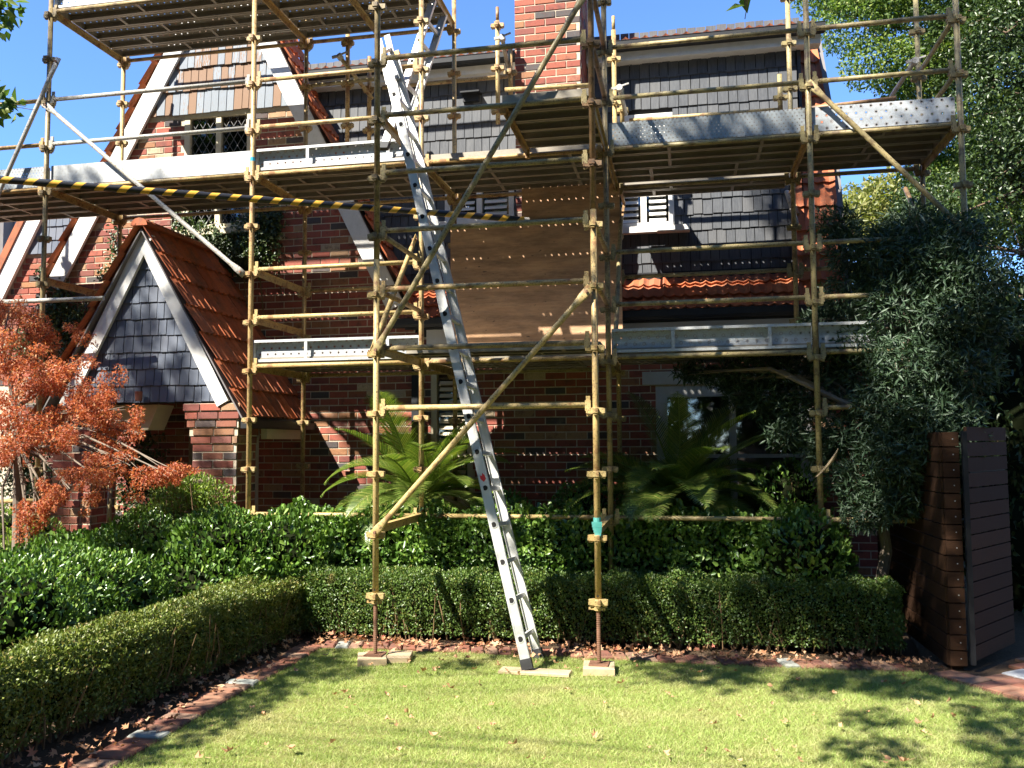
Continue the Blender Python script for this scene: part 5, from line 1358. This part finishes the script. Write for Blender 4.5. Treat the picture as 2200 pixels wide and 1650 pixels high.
sb += [(at(8, 20, 4.2), (0.10, 0.12, 0.05)), (at(-30, 30, 4.2), (0.15, 0.15, 0.1)), (at(10, 228, 4.3), (0.11, 0.1, 0.05)), (at(-40, 220, 4.2), (0.15, 0.15, 0.08))]
B0 = Vector((-12.5, 1.6, 0))
tree('street_tree', 'street tree beside the lawn whose leafy sprays hang into the top left corner', B0, [B0, Vector((-12.4, 1.8, 3)), Vector((-12.2, 2.2, 6)), Vector((-11.6, 2.6, 9))], [0.28, 0.22, 0.18, 0.1], sb, 16000, 0.075, 0.6, 'tree_leaf', 'bark_brown', 'diamond', 0.2, 0.1, 0.013)

# unseen belt of foliage added behind and beside the camera to cut sky light
m_cl = []
rr_ = random.Random(9)
for k in range(22):
    x = -26 + k * 2.4 + rr_.uniform(-0.6, 0.6)
    for zc in (1.6, 4.8, 8.0, 11.2, 14.0):
        m_cl.append((np.array([x + rr_.uniform(-0.5, 0.5), -9.0 + rr_.uniform(-1, 1), zc]), (2.1, 1.6, 2.2)))
for k in range(7):
    y = -7 + k * 2.4
    for zc in (1.6, 4.8, 8.0, 11.2):
        m_cl.append((np.array([-25.0 + rr_.uniform(-1, 1), y, zc]), (1.6, 2.1, 2.2))); m_cl.append((np.array([16.0 + rr_.uniform(-1, 1), y, zc]), (1.6, 2.1, 2.2)))
Ps, Ds = [], []
for c, rad in m_cl:
    P, D = blob(330, c, rad, 0.8); Ps.append(P); Ds.append(D)
P = np.concatenate(Ps); D = np.concatenate(Ds); k = P[:, 2] > 0.1; P, D = P[k], D[k]; k = len(P)
sz = 0.5 * (0.6 + 0.7 * rng.random(k))
rt = leaves('sky_block_trees', P, unit(rng.normal(0, 1, (k, 3)) + D), unit(D + rng.normal(0, 0.4, (k, 3))), sz, sz * 0.8, 'tree_leaf_dark', None, 'stuff', 'oval')
tag(rt, 'unseen belt of dark trees added round the camera to block sky light', 'trees')

# ------------------------------------------------------------------ timber fence and gate on the right
fc = Vector((2.03, 7.36, 0)); fz = 1.80
fen = root('timber_fence', (2.0, 8.2, 0), 'dark brown horizontal board fence running back from the corner post', 'fence')
NBD = 15
bh = fz / NBD
m_ = MB(); m_.box(-0.045, 0.045, -0.045, 0.045, 0, fz, Matrix.Translation(fc + Vector((0.0, 0.055, 0))))
m_.build('corner_post', 'fence', fen)
fe = Vector((1.98, 9.5, 0))
L = (fe - fc).length
BD = MB(); BD.box(0, L, -0.012, 0.012, 0.004, bh - 0.006); BDM = BD.mesh('board', 'fence')
CP = MB(); CP.box(0, 0.12, -0.010, 0.010, 0.004, bh - 0.006); CPM = CP.mesh('board', 'fence')
for i in range(NBD):
    inst('board', BDM, fen, frame(fc + Vector((-0.06, 0.0, i * bh + 0.03)), fe - fc) @ Matrix.Translation((random.uniform(-0.004, 0.004), 0, 0)))
    inst('board', CPM, fen, frame(fc + Vector((-0.055, -0.012, i * bh + 0.03)), (1, 0.04, 0)))
nm = MB(); nm.tube([(0, -0.013, 0), (0, -0.0105, 0)], 0.005, 6); NM = nm.mesh('nail', 'aluminium')
for i in range(NBD):
    inst('nail', NM, fen, Matrix.Translation(fc + Vector((0.02, -0.012, i * bh + 0.03 + bh * 0.5))))
gat = root('timber_gate', (2.35, 7.7, 0), 'brown horizontal board gate standing ajar at the right', 'gate')
g0, g1 = Vector((2.13, 7.33, 0)), Vector((2.66, 8.06, 0))
m_ = MB(); m_.box(-0.018, 0.018, -0.02, 0.02, 0.05, fz + 0.03, Matrix.Translation(g0)); m_.build('stile', 'gutter', gat)
L = (g1 - g0).length
BG = MB(); BG.box(0.03, L, -0.012, 0.012, 0.004, bh - 0.006); BGM = BG.mesh('board', 'fence')
for i in range(NBD): inst('board', BGM, gat, frame(g0 + Vector((0, 0, i * bh + 0.07)), g1 - g0))
m_ = MB(); m_.bar(g0 + Vector((0.05, 0.10, 0.35)), g1 + Vector((-0.02, 0.01, 0.35)), 0.03, 0.05); m_.bar(g0 + Vector((0.05, 0.10, 1.5)), g1 + Vector((-0.02, 0.01, 1.5)), 0.03, 0.05); m_.build('gate_rail', 'dark_roofing', gat)

# dry sheath caught on the right front standard
ds = root('dry_sheath', PY(1770, 1010, 8.05), 'pale brown dry palm sheath caught on the scaffold standard beside the olive', 'sheath')
a_, b_ = PY(1757, 1022, 8.06), PY(1800, 968, 7.95)
m_ = MB(); pts = []
for k in range(7):
    t = k / 6; w_ = 0.035 * math.sin(math.pi * min(1, 0.25 + t * 0.75)) + 0.002
    c_ = a_.lerp(b_, t) + Vector((0.02 * math.sin(t * 3), 0, 0.02 * t * t)); pts.append((c_ + Vector((-w_, 0.0, -w_ * 0.6)), c_ + Vector((0, -0.018, 0)), c_ + Vector((w_, 0.0, w_ * 0.6))))
m_.add([p for tr_ in pts for p in tr_], [(3 * k + q_, 3 * k + q_ + 1, 3 * k + q_ + 4, 3 * k + q_ + 3) for k in range(6) for q_ in (0, 1)])
m_.build('sheath', 'sole_timber', ds)

# ------------------------------------------------------------------ fallen leaves
def dry_leaf_mesh(seed):
    q = random.Random(seed); pts = []; k = 10
    for i in range(k):
        a = 2 * math.pi * i / k; rr = 0.028 * (1.0 if i % 2 == 0 else 0.82) * q.uniform(0.55, 1.2)
        pts.append((rr * math.cos(a), 0.72 * rr * math.sin(a), 0.004 + 0.030 * q.random() * (rr / 0.03) ** 2))
    b = MB(); b.add([(0, 0, 0.004)] + pts, [(0, 1 + i, 1 + (i + 1) % k) for i in range(k)]); b.tube([(-0.028, 0, 0.006), (-0.055, 0.006, 0.01)], 0.0012, 4, False)
    return b.mesh('fallen_leaf', 'dry_leaf')
DL = [dry_leaf_mesh(i) for i in range(8)]
ql = random.Random(3)
spots = []
for px, py in ((1018,1300),(850,1505),(945,1470),(1200,1345)): pass
for k in range(165):
    px, py = (ql.uniform(420, 2150), ql.uniform(1432, 1645)) if k < 95 else (ql.gauss(1130, 260), ql.gauss(1418, 16))
    p = PZ(px, py, 0.02)
    if p.x < -2.95 or p.x > 2.2 or p.y > 7.3: continue
    spots.append((p.x, p.y, ql.uniform(0.02, 0.035), ql.uniform(0.45, 1.2)))
for x, y, z, s in spots:
    o = inst('fallen_leaf', ql.choice(DL), None, Matrix.Translation((x, y, z)) @ Matrix.Rotation(ql.uniform(0, 6.28), 4, 'Z') @ Matrix.Rotation(ql.gauss(0, 0.4), 4, 'X') @ Matrix.Rotation(ql.gauss(0, 0.4), 4, 'Y') @ Matrix.Scale(s, 4))
    tag(o, 'dry curled brown leaf lying on the lawn', 'leaf', 'fallen leaves on the lawn')
n = 900
k1 = n * 2 // 3
lx = np.concatenate([rng.uniform(-3.3, 1.9, k1), rng.normal(-3.42, 0.12, n - k1)]); ly = np.concatenate([7.42 + rng.normal(0, 0.10, k1), rng.uniform(4.2, 7.4, n - k1)])
P = np.stack([lx, ly, 0.03 + 0.02 * rng.random(n)], 1)
A = unit(rng.normal(0, 1, (n, 3)) * np.array([1, 1, 0.4])); Nn = unit(rng.normal(0, 0.5, (n, 3)) + np.array([0, 0, 1.0]))
sz = 0.05 * (0.5 + 0.8 * rng.random(n))
lit = leaves('leaf_litter', P, A, Nn, sz, sz * 0.9, 'dry_leaf', None, 'stuff', 'maple', 0.2, 0.1)
tag(lit, 'dry leaf litter along the brick edging and under the hedges', 'leaf litter')
print('objects', len(bpy.data.objects))
